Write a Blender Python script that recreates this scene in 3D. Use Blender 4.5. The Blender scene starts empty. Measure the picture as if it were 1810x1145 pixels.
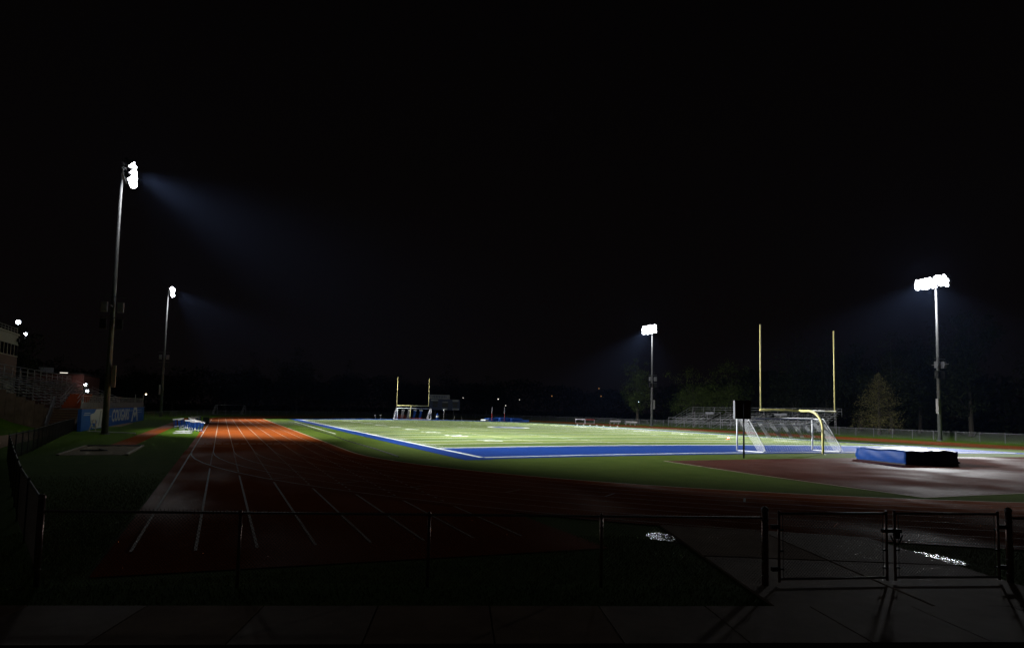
import bpy, math, random
from mathutils import Vector, Matrix
sc = bpy.context.scene
col = sc.collection
rnd = random.Random(7)
PI = math.pi

# ------------------------------------------------------------------ camera
cd = bpy.data.cameras.new('camera'); cam = bpy.data.objects.new('camera', cd); col.objects.link(cam)
F, PITCH, YAW, ROLL = 1216.1254, 0.0789, 0.3972, 0.0212
fw = Vector((math.sin(YAW)*math.cos(PITCH), math.cos(YAW)*math.cos(PITCH), math.sin(PITCH)))
rt = Vector((math.cos(YAW), -math.sin(YAW), 0)); up = rt.cross(fw)
r2 = rt*math.cos(ROLL)+up*math.sin(ROLL); u2 = -rt*math.sin(ROLL)+up*math.cos(ROLL)
CAM = Vector((-14.3936, -38.3355, 2.8905))
cam.matrix_world = Matrix(((r2.x, u2.x, -fw.x, CAM.x), (r2.y, u2.y, -fw.y, CAM.y), (r2.z, u2.z, -fw.z, CAM.z), (0, 0, 0, 1)))
cd.sensor_width = 36; cd.lens = F/1810*36; cd.shift_y = 54.5/1810
cd.clip_start = .1; cd.clip_end = 3000
sc.camera = cam

# ------------------------------------------------------------------ world and exposure
w = bpy.data.worlds.new('World'); sc.world = w; w.use_nodes = True
bg = w.node_tree.nodes['Background']; bg.inputs[1].default_value = 1
_n = w.node_tree.nodes; _l = w.node_tree.links      # town glow low in the sky, the same all the way round
_g = _n.new('ShaderNodeTexCoord'); _s = _n.new('ShaderNodeSeparateXYZ'); _r = _n.new('ShaderNodeValToRGB')
_l.new(_g.outputs['Generated'], _s.inputs[0]); _l.new(_s.outputs['Z'], _r.inputs[0]); _l.new(_r.outputs[0], bg.inputs[0])
_r.color_ramp.elements[0].position = 0; _r.color_ramp.elements[0].color = (.0021, .0015, .0015, 1)
_r.color_ramp.elements[1].position = .7; _r.color_ramp.elements[1].color = (.0007, .0006, .0007, 1)
sc.view_settings.view_transform = 'Standard'; sc.view_settings.look = 'None'
sc.view_settings.exposure = 0; sc.view_settings.gamma = 1; sc.view_settings.use_curve_mapping = False
LAMP_POWER = 340000.0      # one aimed bank of a light tower
SPILL_POWER = 2600.0
LAMP_COLOR = (.95, .98, 1.0)
HAZE = 2.8e-5
cy = sc.cycles
cy.use_denoising = True
cy.max_bounces = 5; cy.diffuse_bounces = 2; cy.glossy_bounces = 3; cy.transmission_bounces = 3
cy.volume_bounces = 0; cy.transparent_max_bounces = 12
cy.sample_clamp_indirect = 1.5; cy.sample_clamp_direct = 0
cy.caustics_reflective = False; cy.caustics_refractive = False
cy.use_light_tree = True

# ------------------------------------------------------------------ materials
def mat(name, c, rough=.7, c2=None, scale=4., bump=0., bscale=60., metal=0., spec=.5, rough2=None, rscale=.4, stretch=None, detail=6., spec2=None):
    m = bpy.data.materials.new(name); m.use_nodes = True; nt = m.node_tree; N = nt.nodes; L = nt.links
    b = N['Principled BSDF']; b.inputs['Base Color'].default_value = (*c, 1); b.inputs['Roughness'].default_value = rough
    b.inputs['Metallic'].default_value = metal; b.inputs['Specular IOR Level'].default_value = spec
    g = N.new('ShaderNodeNewGeometry'); src = g.outputs['Position']
    if stretch:
        mp = N.new('ShaderNodeMapping'); mp.inputs['Scale'].default_value = stretch; L.new(src, mp.inputs[0]); src2 = mp.outputs[0]
    else: src2 = src
    if c2:
        n = N.new('ShaderNodeTexNoise'); n.inputs['Scale'].default_value = scale; n.inputs['Detail'].default_value = detail; n.inputs['Roughness'].default_value = .65
        L.new(src2, n.inputs['Vector'])
        r = N.new('ShaderNodeValToRGB'); r.color_ramp.elements[0].position = .32; r.color_ramp.elements[1].position = .68
        r.color_ramp.elements[0].color = (*c, 1); r.color_ramp.elements[1].color = (*c2, 1)
        L.new(n.outputs[0], r.inputs[0]); L.new(r.outputs[0], b.inputs['Base Color'])
    if rough2 is not None:
        n = N.new('ShaderNodeTexNoise'); n.inputs['Scale'].default_value = rscale; n.inputs['Detail'].default_value = 4
        L.new(src2, n.inputs['Vector'])
        r = N.new('ShaderNodeMapRange'); r.inputs[1].default_value = .42; r.inputs[2].default_value = .58
        r.inputs[3].default_value = rough; r.inputs[4].default_value = rough2
        L.new(n.outputs[0], r.inputs[0]); L.new(r.outputs[0], b.inputs['Roughness'])
        if spec2 is not None:
            r = N.new('ShaderNodeMapRange'); r.inputs[1].default_value = .42; r.inputs[2].default_value = .58; r.inputs[3].default_value = spec; r.inputs[4].default_value = spec2
            L.new(n.outputs[0], r.inputs[0]); L.new(r.outputs[0], b.inputs['Specular IOR Level'])
    if bump:
        n = N.new('ShaderNodeTexNoise'); n.inputs['Scale'].default_value = bscale; n.inputs['Detail'].default_value = 3
        L.new(src, n.inputs['Vector'])
        q = N.new('ShaderNodeBump'); q.inputs['Strength'].default_value = 1; q.inputs['Distance'].default_value = bump
        L.new(n.outputs[0], q.inputs['Height']); L.new(q.outputs[0], b.inputs['Normal'])
    return m

def emit(name, c, s):
    m = bpy.data.materials.new(name); m.use_nodes = True; nt = m.node_tree; nt.nodes.clear()
    e = nt.nodes.new('ShaderNodeEmission'); e.inputs[0].default_value = (*c, 1); e.inputs[1].default_value = s
    o = nt.nodes.new('ShaderNodeOutputMaterial'); nt.links.new(e.outputs[0], o.inputs[0])
    m.cycles.emission_sampling = 'NONE'
    return m

M = dict(
    grass=mat('grass', (.05, .11, .005), .85, (.08, .145, .009), 1.1, .03, 25, spec=.06),
    turf=mat('infield_turf', (.048, .076, .009), .85, (.066, .096, .013), .8, .012, 40, spec=.05),
    field_light=mat('field_turf_light', (.105, .132, .036), .85, (.124, .152, .044), .5, .012, 45, spec=.02, stretch=(.4, 3, 1)),
    field_dark=mat('field_turf_dark', (.066, .1, .028), .85, (.082, .117, .034), .5, .012, 45, spec=.02, stretch=(.4, 3, 1)),
    blue_turf=mat('blue_turf', (.008, .033, .17), .7, (.012, .045, .21), 2., .012, 45, spec=.04),
    white_turf=mat('white_turf_line', (.55, .57, .53), .9, (.72, .73, .69), 2.5, spec=.05),
    cream_turf=mat('faded_yellow_line', (.42, .42, .2), .8),
    track=mat('track_rubber', (.2, .044, .009), .75, (.28, .066, .013), .35, .004, 120, spec=.001, spec2=.016, rough2=.5, rscale=.2, stretch=(1, .35, 1)),
    apron=mat('apron_rubber', (.06, .022, .016), .85, (.085, .031, .023), .5, .004, 120, spec=.003, spec2=.018, rough2=.5, rscale=.12),
    lane=mat('lane_paint', (.26, .2, .16), .7, (.5, .42, .34), 1.6),
    pale=mat('pale_edge', (.5, .42, .3), .7, (.36, .3, .2), 3),
    conc=mat('concrete', (.26, .175, .12), .7, (.38, .27, .19), 1.3, .004, 80, spec=.02),
    conc2=mat('concrete_b', (.21, .145, .1), .7, (.32, .225, .16), 1.7, .004, 80, spec=.15),
    dirt=mat('sand', (.2, .16, .09), .9, (.3, .24, .14), 2.5, .02, 12),
    galv=mat('galvanised_steel', (.38, .36, .35), .5, (.46, .44, .43), 8, metal=.35),
    warm_steel=mat('warm_tinted_steel', (.36, .22, .19), .34, (.5, .36, .32), 9, metal=.85),  # steel with the warm light on the posts put into its colour
    pole=mat('pole_steel', (.15, .15, .155), .55, (.2, .2, .205), 2, metal=.25),
    dark=mat('dark_metal', (.02, .02, .02), .5, spec=.4),
    sheetw=mat('crumpled_plastic', (.45, .45, .43), .6),
    black=mat('black_vinyl', (.01, .01, .012), .55, spec=.4),
    alu=mat('aluminium', (.24, .24, .245), .5, (.34, .34, .35), 3, metal=.4),
    yellow=mat('yellow_paint', (.84, .75, .3), .4, (.86, .76, .3), 5),
    white=mat('white_paint', (.78, .78, .78), .45),
    net=mat('white_net', (.8, .8, .8), .8),
    blue=mat('blue_vinyl', (.004, .035, .17), .5, (.006, .045, .21), 2, spec=.22),
    mat_glare=mat('mat_top_glare', (.68, .7, .76), .35, (.76, .78, .82), 2, .01, 3),  # floodlight glare on the mat top, painted as a pale colour
    wallblue=mat('mural_blue', (.014, .13, .5), .6, (.02, .16, .58), 2),
    wallwhite=mat('mural_white', (.72, .74, .7), .6, (.82, .84, .8), 4),
    rail=mat('rail_panel_grey', (.13, .13, .14), .6, (.18, .18, .19), 3),
    orange=mat('orange_riser', (.45, .09, .02), .6, (.36, .07, .015), 3),
    tread=mat('wooden_tread', (.3, .21, .1), .7, (.2, .13, .06), 6),
    cream=mat('cream_wall', (.3, .28, .21), .8, (.36, .34, .26), 2),
    brick=mat('brick_panel', (.16, .085, .05), .85, (.11, .06, .035), 6),
    redwall=mat('dark_red_wall', (.09, .02, .014), .85, (.06, .014, .01), 3),
    glass=mat('dark_window_glass', (.01, .01, .012), .08),
    green=mat('dark_green_plastic', (.01, .04, .03), .5),
    red=mat('red_paint', (.35, .03, .025), .5),
    orangecone=mat('orange_plastic', (.7, .17, .04), .5),
    board=mat('scoreboard_navy', (.01, .02, .07), .5, (.013, .027, .09), 1),
    panel=mat('grey_panel', (.2, .2, .22), .5, (.26, .26, .28), 1),
    bark=mat('bark', (.035, .028, .02), .9, (.05, .04, .03), 5),
    leaf=mat('leaf', (.035, .052, .009), .7, (.055, .075, .014), .6, spec=.1),
    leaf2=mat('needle_leaf', (.15, .13, .05), .8, (.11, .1, .035), .8, spec=.1),
    leaf3=mat('dark_leaf', (.014, .018, .006), .8, (.022, .028, .01), .5, spec=.1),
    blade=mat('grass_blade', (.1, .17, .015), .7, (.24, .24, .04), 1.2, spec=.02),
    wire=mat('fence_wire', (.42, .34, .3), .9, (.5, .42, .38), 6, spec=.0),
    farsteel=mat('dull_fence_steel', (.17, .17, .175), .7, (.24, .24, .245), 6, spec=.2),
    lens=emit('floodlight_glow', (.93, .96, 1.0), 30),
    warm=emit('warm_lamp_glow', (1, .82, .5), 6),
    cool=emit('cool_lamp_glow', (.8, .88, 1.0), 30),
    dim=emit('dim_lamp_glow', (1, .93, .8), 1.3),
    amber=emit('amber_lamp_glow', (1, .45, .15), .35),
)

# ------------------------------------------------------------------ mesh helpers
class B:
    def __init__(s): s.v = []; s.f = []
    def add(s, vs, fs):
        o = len(s.v); s.v += [tuple(p) for p in vs]; s.f += [tuple(i+o for i in f) for f in fs]; return s
    def box(s, c, d, rz=0., rx=0., ry=0.):
        R = Matrix.Rotation(rz, 3, 'Z') @ Matrix.Rotation(ry, 3, 'Y') @ Matrix.Rotation(rx, 3, 'X')
        vs = [Vector(c) + R @ Vector((x*d[0]/2, y*d[1]/2, z*d[2]/2)) for x in (-1, 1) for y in (-1, 1) for z in (-1, 1)]
        return s.add(vs, [(0, 1, 3, 2), (4, 6, 7, 5), (0, 4, 5, 1), (2, 3, 7, 6), (0, 2, 6, 4), (1, 5, 7, 3)])
    def tube(s, pts, r, n=8, cap=True):
        pts = [Vector(p) for p in pts]; rs = r if isinstance(r, (list, tuple)) else [r]*len(pts); rings = []; prev = None
        for i, p in enumerate(pts):
            t = (pts[min(i+1, len(pts)-1)]-pts[max(i-1, 0)]).normalized()
            if prev is None:
                a = Vector((0, 0, 1)) if abs(t.z) < .9 else Vector((1, 0, 0)); a = (a-t*a.dot(t)).normalized()
            else: a = (prev-t*prev.dot(t)).normalized()
            prev = a; b = t.cross(a)
            rings.append([p+(a*math.cos(2*PI*k/n)+b*math.sin(2*PI*k/n))*rs[i] for k in range(n)])
        vs = [q for R in rings for q in R]; fs = []
        for i in range(len(pts)-1):
            for k in range(n):
                fs.append((i*n+k, i*n+(k+1) % n, (i+1)*n+(k+1) % n, (i+1)*n+k))
        if cap: fs += [tuple(range(n))[::-1], tuple((len(pts)-1)*n+k for k in range(n))]
        return s.add(vs, fs)
    def lathe(s, c, prof, n=16, axis=Vector((0, 0, 1))):
        axis = axis.normalized(); a = Vector((0, 0, 1)) if abs(axis.z) < .9 else Vector((1, 0, 0)); a = (a-axis*a.dot(axis)).normalized(); b = axis.cross(a)
        vs = []; fs = []
        for r, h in prof:
            for k in range(n): vs.append(Vector(c)+axis*h+(a*math.cos(2*PI*k/n)+b*math.sin(2*PI*k/n))*r)
        for i in range(len(prof)-1):
            for k in range(n): fs.append((i*n+k, i*n+(k+1) % n, (i+1)*n+(k+1) % n, (i+1)*n+k))
        return s.add(vs, fs)
    def prism(s, poly, z0, z1):
        n = len(poly); vs = [(x, y, z0) for x, y in poly]+[(x, y, z1) for x, y in poly]
        fs = [tuple(range(n))[::-1], tuple(range(n, 2*n))]+[(i, (i+1) % n, n+(i+1) % n, n+i) for i in range(n)]
        return s.add(vs, fs)
    def build(s, name, m, parent=None, world=True, smooth=False):
        me = bpy.data.meshes.new(name)
        off = parent.location if (parent is not None and world) else Vector((0, 0, 0))
        if parent is not None and parent.parent is not None and world: off = off+parent.parent.location
        me.from_pydata([(x-off.x, y-off.y, z-off.z) for x, y, z in s.v], [], s.f)
        me.materials.append(m)
        if smooth: me.shade_smooth()
        o = bpy.data.objects.new(name, me); col.objects.link(o)
        if parent is not None: o.parent = parent
        return o

def tag(o, label=None, cat=None, group=None, kind=None):
    if label: o['label'] = label
    if cat: o['category'] = cat
    if group: o['group'] = group
    if kind: o['kind'] = kind
    return o

def thing(name, loc, label, cat, group=None, rz=0.):
    o = bpy.data.objects.new(name, None); col.objects.link(o); o.location = loc; o.rotation_euler.z = rz
    return tag(o, label, cat, group)

def copy_tree(o, loc, rz=0., label=None, scale=None):
    c = o.copy(); col.objects.link(c); c.location = loc; c.rotation_euler.z = rz
    if scale: c.scale = scale
    if label: c['label'] = label
    for ch in list(o.children):
        d = ch.copy(); col.objects.link(d); d.parent = c
        for g in list(ch.children):
            e = g.copy(); col.objects.link(e); e.parent = d
    return c

def share(src, name, parent, loc, rz=0.):
    o = bpy.data.objects.new(name, src.data); col.objects.link(o); o.parent = parent; o.location = loc; o.rotation_euler.z = rz
    return o

def sstep(a, b, x):
    t = min(1, max(0, (x-a)/(b-a))); return t*t*(3-2*t)

def zc(x, y):
    """crown of the artificial turf: 0.2 m higher along the middle of the field"""
    u = (x-24.4)/24.4
    return max(0., .21-.2*u*u)*sstep(-16, 0, y)*(1-sstep(110, 126, y))

def sheet(name, m, x0, x1, y0, y1, h, parent=None, step=1.5):
    nx = max(1, math.ceil((x1-x0)/step)); ny = max(1, math.ceil((y1-y0)/step)); b = B(); vs = []
    for j in range(ny+1):
        for i in range(nx+1):
            x = x0+(x1-x0)*i/nx; y = y0+(y1-y0)*j/ny; vs.append((x, y, zc(x, y)+h))
    b.add(vs, [(j*(nx+1)+i, j*(nx+1)+i+1, (j+1)*(nx+1)+i+1, (j+1)*(nx+1)+i) for j in range(ny) for i in range(nx)])
    return b.build(name, m, parent)

# ------------------------------------------------------------------ ground, infield, field
b = B(); b.add([(-900, -700, 0), (1100, -700, 0), (1100, 1300, 0), (-900, 1300, 0)], [(0, 1, 2, 3)])
tag(b.build('ground', M['grass']), kind='structure')
CX, Y0, Y1, R0 = 25.2, 6., 104.5, 32.
LW = 1.131; RO = R0+8*LW

b = B(); ys = [Y0-R0+R0*(1-math.cos(a*PI/2/24)) for a in range(25)]
ys = ys+[Y0+(Y1-Y0)*i/50 for i in range(1, 51)]+[Y1+R0*math.sin(a*PI/2/24) for a in range(1, 25)]
NX = 48; vs = []
for y in ys:
    dy = (Y0-y) if y < Y0 else ((y-Y1) if y > Y1 else 0)
    hw = math.sqrt(max(0, R0*R0-dy*dy))
    for i in range(NX+1):
        x = CX-hw+2*hw*i/NX; vs.append((x, y, zc(x, y)+.022))
b.add(vs, [(j*(NX+1)+i, j*(NX+1)+i+1, (j+1)*(NX+1)+i+1, (j+1)*(NX+1)+i) for j in range(len(ys)-1) for i in range(NX)])
infield = tag(b.build('infield_turf', M['turf']), kind='structure')

FW, FL = 48.77, 109.73; YD = .9144
fld = bpy.data.objects.new('football_field', None); col.objects.link(fld); tag(fld, kind='structure')
for k in range(20):
    sheet('turf_panel', M['field_light'] if k % 2 else M['field_dark'], 0, FW, 10*YD+k*5*YD, 15*YD+k*5*YD, .030, fld, 2.4)
for y0, y1 in ((0, 10*YD), (110*YD, FL)): sheet('end_zone', M['blue_turf'], 0, FW, y0, y1, .030, fld, 2.4)
BW = 1.75
sheet('blue_border', M['blue_turf'], -BW, 0, -BW, FL+BW, .030, fld, 2.4)
sheet('blue_border', M['blue_turf'], FW, FW+BW, -BW, FL+BW, .030, fld, 2.4)
sheet('blue_border', M['blue_turf'], 0, FW, -1.3, 0, .030, fld, 2.4)
sheet('blue_border', M['blue_turf'], 0, FW, FL, FL+BW, .030, fld, 2.4)
sheet('side_line', M['white_turf'], -.32, 0, -.1, FL+.1, .036, fld)
sheet('side_line', M['white_turf'], FW, FW+.3, -.1, FL+.1, .036, fld)
sheet('end_line', M['white_turf'], 0, FW, -.36, 0, .036, fld)
sheet('end_line', M['white_turf'], 0, FW, FL, FL+.12, .036, fld)
for k in range(21):
    y = (10+5*k)*YD; sheet('yard_line', M['white_turf'] if k in (0, 20) else M['white_turf'], .1, FW-.1, y-(.2 if k in (0, 20) else .1), y+(.2 if k in (0, 20) else .1), .036, fld)
b = B(); vs = []
def dashes(b, xs, y0, y1, pitch, wx, wy):
    y = y0
    while y < y1:
        for x in xs:
            z = zc(x, y)+.036; b.add([(x-wx/2, y-wy/2, z), (x+wx/2, y-wy/2, z), (x+wx/2, y+wy/2, z), (x-wx/2, y+wy/2, z)], [(0, 1, 2, 3)])
        y += pitch
dashes(b, (.6, 16.3, FW-16.3, FW-.6), 11*YD, 110*YD, YD, .61, .1)
h_ = b.build('hash_marks', M['white_turf'], fld); h_['kind'] = 'stuff'
# boundary of a second sport seen as faint yellow lines
sheet('yellow_line', M['cream_turf'], .5, 50, 8.2, 8.3, .038, fld)
b = B()
for k in range(80):
    x = 10.5; y = 14+k*1.15
    b.add([(x-.05, y, zc(x, y)+.04), (x+.07, y, zc(x, y)+.04), (x+.07, y+1.15, zc(x, y+1.15)+.04), (x-.05, y+1.15, zc(x, y+1.15)+.04)], [(0, 1, 2, 3)])
b.build('yellow_line', M['cream_turf'], fld)

def text(s, m, parent, loc, rot, h, wscale=1., bold=.02, ext=0., align='CENTER', name='lettering', width=None):
    cu = bpy.data.curves.new(name, 'FONT'); cu.body = s; cu.size = 1.38*h; cu.align_x = align; cu.align_y = 'CENTER'; cu.offset = bold; cu.extrude = ext
    cu.resolution_u = 2
    o = bpy.data.objects.new(name, cu); col.objects.link(o); o.parent = parent; o.location = loc; o.rotation_euler = rot; o.scale = (wscale, 1, 1)
    cu.materials.append(m)
    if width:
        bpy.context.view_layer.update(); o.scale = (width/max(.01, o.dimensions.x/o.scale[0]), 1, 1)
    return o
for k, n in enumerate((10, 20, 30, 40, 50, 40, 30, 20, 10)):
    y = (20+10*k)*YD
    for side in (0, 1):
        x = 7.3 if side == 0 else FW-7.3
        for q, d in enumerate(str(n)):
            yy = y+((-.95 if q == 0 else .95)*(-1 if side == 0 else 1))
            text(d, M['white_turf'], fld, (x, yy, zc(x, yy)+.041), (0, 0, -PI/2 if side == 0 else PI/2), 1.83, .95, .03, name='yard_number')
# midfield logo
b = B(); cx0, cy0 = 24.4, 54.9
ring = [(cx0+3.0*math.cos(a*PI/24), cy0+3.6*math.sin(a*PI/24)) for a in range(48)]
b.add([(x, y, zc(x, y)+.044) for x, y in ring], [tuple(range(48))]); lg = b.build('midfield_logo', M['white_turf'], fld)
b = B(); b.add([(cx0+(x-cx0)*.78, cy0+(y-cy0)*.78, zc(x, y)+.05) for x, y in ring], [tuple(range(48))]); b.build('logo_disc', M['blue_turf'], lg)
text('M', M['white_turf'], fld, (cx0, cy0, zc(cx0, cy0)+.062), (0, 0, 0), 2.1, 1.0, .05, name='logo_letter')

def strip(b, pts, wdt, h):
    pts = [Vector((p[0], p[1])) for p in pts]; vs = []
    for i, p in enumerate(pts):
        t = (pts[min(i+1, len(pts)-1)]-pts[max(i-1, 0)]).normalized(); n = Vector((-t.y, t.x))*wdt/2
        for q in (p-n, p+n): vs.append((q.x, q.y, zc(q.x, q.y)+h))
    return b.add(vs, [(2*i, 2*i+1, 2*i+3, 2*i+2) for i in range(len(pts)-1)])
b = B(); strip(b, [(-3.55, 33.4), (-2.85, 84.9)], .14, .034); tag(b.build('touchline_mark', M['white_turf'], infield))
b = B(); strip(b, [(-6.6, 50), (-1.8, 50)], .1, .034); strip(b, [(-6.6, 72), (-1.8, 72)], .1, .034); b.build('touchline_mark', M['white_turf'], infield)

# ------------------------------------------------------------------ running track
def loop(r, n=36):
    pts = [(CX-r, Y1-(Y1-Y0)*i/24) for i in range(24)]
    pts += [(CX+r*math.cos(PI+PI*i/n), Y0+r*math.sin(PI+PI*i/n)) for i in range(n+1)]
    pts += [(CX+r, Y0+(Y1-Y0)*i/24) for i in range(1, 24)]
    pts += [(CX+r*math.cos(PI*i/n), Y1+r*math.sin(PI*i/n)) for i in range(n+1)]
    return pts
ri, ro = loop(R0-.12, 48), loop(RO+.35, 48); n = len(ri)
b = B(); b.add([(x, y, .028) for x, y in ri]+[(x, y, .024) for x, y in ro], [(i, (i+1) % n, n+(i+1) % n, n+i) for i in range(n)])
track = tag(b.build('running_track', M['track']), kind='structure')
XL = CX-RO
b = B(); b.add([(XL-.4, -25.1, .016), (CX-R0+.1, -25.5, .016), (CX-R0+.1, 8, .016), (XL-.4, 8, .016)], [(0, 1, 2, 3)])
tag(b.build('sprint_chute', M['track'], track))
for k in range(9):
    pts = loop(RO-k*LW-(.03 if k else 0), 48); pts.append(pts[0])
    b = B(); vs = []
    for p in pts: pass
    if k == 0:   # outer line: the straight runs on into the chute
        strip(b, pts, .075, .034)
    else: strip(b, pts, .05 if k < 8 else .12, .034)
    b.build('lane_line' if k < 8 else 'inner_kerb_line', M['lane'] if k < 8 else M['pale'], track)
for k in range(8):
    x = XL+k*LW
    yend = 6.
    if k == 0: segs = [(-23.2, 6.)]
    else:
        yc = Y0-math.sqrt(RO*RO-(CX-x)**2); segs = [(-23.3-.06*k, yc)]
    b = B()
    for a, c in segs: strip(b, [(x, a), (x, c)], .06, .022 if k else .034)
    b.build('chute_line', M['lane'], track)
    if k:
        b = B(); y = yc+.5
        while y < 5.5: strip(b, [(x, y), (x, y+.3)], .06, .0345); y += .75
        o = b.build('dotted_line', M['lane'], track); o['kind'] = 'stuff'
b = B()
for k in range(8):
    x = XL+k*LW
    for a, c in ((.12, .48), (.62, 1.0)): strip(b, [(x+a, 14.9), (x+c, 14.9)], .22, .0345)
b.build('exchange_marks', M['white_turf'], track)
b = B()
for y in (11.2, 17.5, 24.): strip(b, [(XL+.1, y), (XL+2.2*LW, y)], .05, .0345)
b.build('start_mark', M['lane'], track)
for k, (a, l) in enumerate(((203, 1.05), (207, 1.05), (211, 1.05), (216, 1.05), (221, 1.05), (228, 1.05), (197, 1.05))):
    r = RO-(k % 8+.5)*LW; t = math.radians(a)
    p = Vector((CX+r*math.cos(t), Y0+r*math.sin(t))); nn = Vector((math.cos(t), math.sin(t)))*.5; b = B(); strip(b, [p-nn, p+nn], .07, .0345)
    b.build('stagger_mark', M['lane'], track)

# high-jump apron
AX0, AX1, AY0, AY1 = 9.1, 44., -21.0, -5.1
b = B(); vs = []
nx, ny = 24, 12
for j in range(ny+1):
    for i in range(nx+1):
        y = AY0+(AY1-AY0)*j/ny; x = AX0+(AX1-AX0)*i/nx; vs.append((x, y, zc(x, y)+.032))
b.add(vs, [(j*(nx+1)+i, j*(nx+1)+i+1, (j+1)*(nx+1)+i+1, (j+1)*(nx+1)+i) for j in range(ny) for i in range(nx)])
apron = tag(b.build('high_jump_apron', M['apron']), kind='structure')
b = B(); strip(b, [(AX0+.05, AY1), (AX0+.05, -12), (AX0+.05, AY0)], .1, .037); strip(b, [(AX0, AY0+.05), (14, AY0+.05), (27, AY0+.05), (AX1, AY0+.05)], .08, .037); b.build('edge_strip', M['pale'], apron)

# long-jump runway and pit
b = B(); b.add([(-20.95, 12.05, .02), (-19.5, 12.05, .02), (-19.2, 103, .02), (-20.6, 103, .02)], [(0, 1, 2, 3)])
rw = tag(b.build('jump_runway', M['track']), kind='structure')
b = B()
nx, ny = 12, 24; vs = []
for j in range(ny+1):
    for i in range(nx+1):
        x = -22+3*i/nx; y = 4+8*j/ny; e = min(i, nx-i, j, ny-j); vs.append((x, y, .018+(0 if e == 0 else rnd.uniform(.01, .05))))
b.add(vs, [(j*(nx+1)+i, j*(nx+1)+i+1, (j+1)*(nx+1)+i+1, (j+1)*(nx+1)+i) for j in range(ny) for i in range(nx)])
pit = tag(b.build('sand_pit', M['dirt']), kind='structure')
for a, c in (((-22.08, 8), (.16, 8.2)), ((-18.92, 8), (.16, 8.2))): B().box((a[0], a[1], .035), (c[0], c[1], .09)).build('pit_kerb', M['pale'], pit)
B().box((-20.5, 12.1, .05), (3.2, .18, .1)).build('pit_kerb', M['dark'], pit)
b = B(); b.box((-20.9, 6.8, .1), (1.3, .06, .07), .1); b.box((-20.4, 6.6, .14), (.05, 1.5, .05), .4); rk = b.build('sand_rake', M['dark']); tag(rk, 'dark sand rake lying across the long jump pit', 'rake')

# sidewalk, gate pad, left path
sd = Vector((.9475, -.3200)); sn = Vector((-.32, -.9475)); S0 = Vector((-18.24, -26.23))
sw = bpy.data.objects.new('sidewalk', None); col.objects.link(sw); tag(sw, kind='structure')
for k in range(26):
    a = S0+sd*(-3.2+1.6*k); g = .012
    q = [a+sd*g, a+sd*(1.6-g), a+sd*(1.6-g)+sn*1.62, a+sd*g+sn*1.62]
    dz = rnd.uniform(-.004, .004)
    B().prism([(p.x, p.y) for p in q], -.05, .045+dz).build('slab', M['conc'] if rnd.random() < .5 else M['conc2'], sw)
b = B(); a = S0-sd*3.2; c = S0+sd*38.4
b.add([(*(a+sn*.02), .03), (*(c+sn*.02), .03), (*(c+sn*1.6), .03), (*(a+sn*1.6), .03)], [(0, 1, 2, 3)]); b.build('joint_bed', M['dirt'], sw)
pad = bpy.data.objects.new('concrete_gate_path', None); col.objects.link(pad); tag(pad, kind='structure')
A_, B_, C_, D_ = Vector((-3.95, -23.35)), Vector((-.1, -26.35)), Vector((-1.75, -31.55)), Vector((-6.55, -29.95))
def padp(u, v): return A_.lerp(B_, u).lerp(D_.lerp(C_, u), v)
for u0, u1 in ((0, .5), (.5, 1)):
    for v0, v1 in ((0, .53), (.53, 1.04)):
        e = .006
        q = [padp(u0+e, v0+e), padp(u1-e, v0+e), padp(u1-e, v1-e), padp(u0+e, v1-e)]
        B().prism([(p.x, p.y) for p in q][::-1], -.05, .04+rnd.uniform(-.003, .003)).build('slab', M['conc'] if u0 == v0 else M['conc2'], pad)
b = B(); b.add([(-29.2, 12, .02), (-26.2, 11.5, .02), (-24.4, -4, .02), (-26.3, -14, .02), (-29, -14, .02)], [(4, 3, 2, 1, 0)])
b.add([(-26.2, 11.5, .02), (-29.2, 12, .02), (-31.3, 39.5, .02), (-27.6, 39.5, .02)], [(0, 3, 2, 1)])
tag(b.build('spectator_path', M['conc']), kind='structure')
# grass bank left of the stand
b = B(); vs = []; nx, ny = 16, 20
for j in range(ny+1):
    for i in range(nx+1):
        t = i/nx; y = -6+46*j/ny; x0 = -30.2-.8*math.sin(j*.25); x = x0-24*t
        h = 3.4*sstep(0, .45, t)*sstep(-6, 18, y)+rnd.uniform(-.03, .03)
        vs.append((x, y, h+.01 if t > 0 else 0))
b.add(vs, [(j*(nx+1)+i, (j+1)*(nx+1)+i, (j+1)*(nx+1)+i+1, j*(nx+1)+i+1) for j in range(ny) for i in range(nx)])
tag(b.build('grass_bank', M['grass'], smooth=True), kind='structure')
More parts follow.
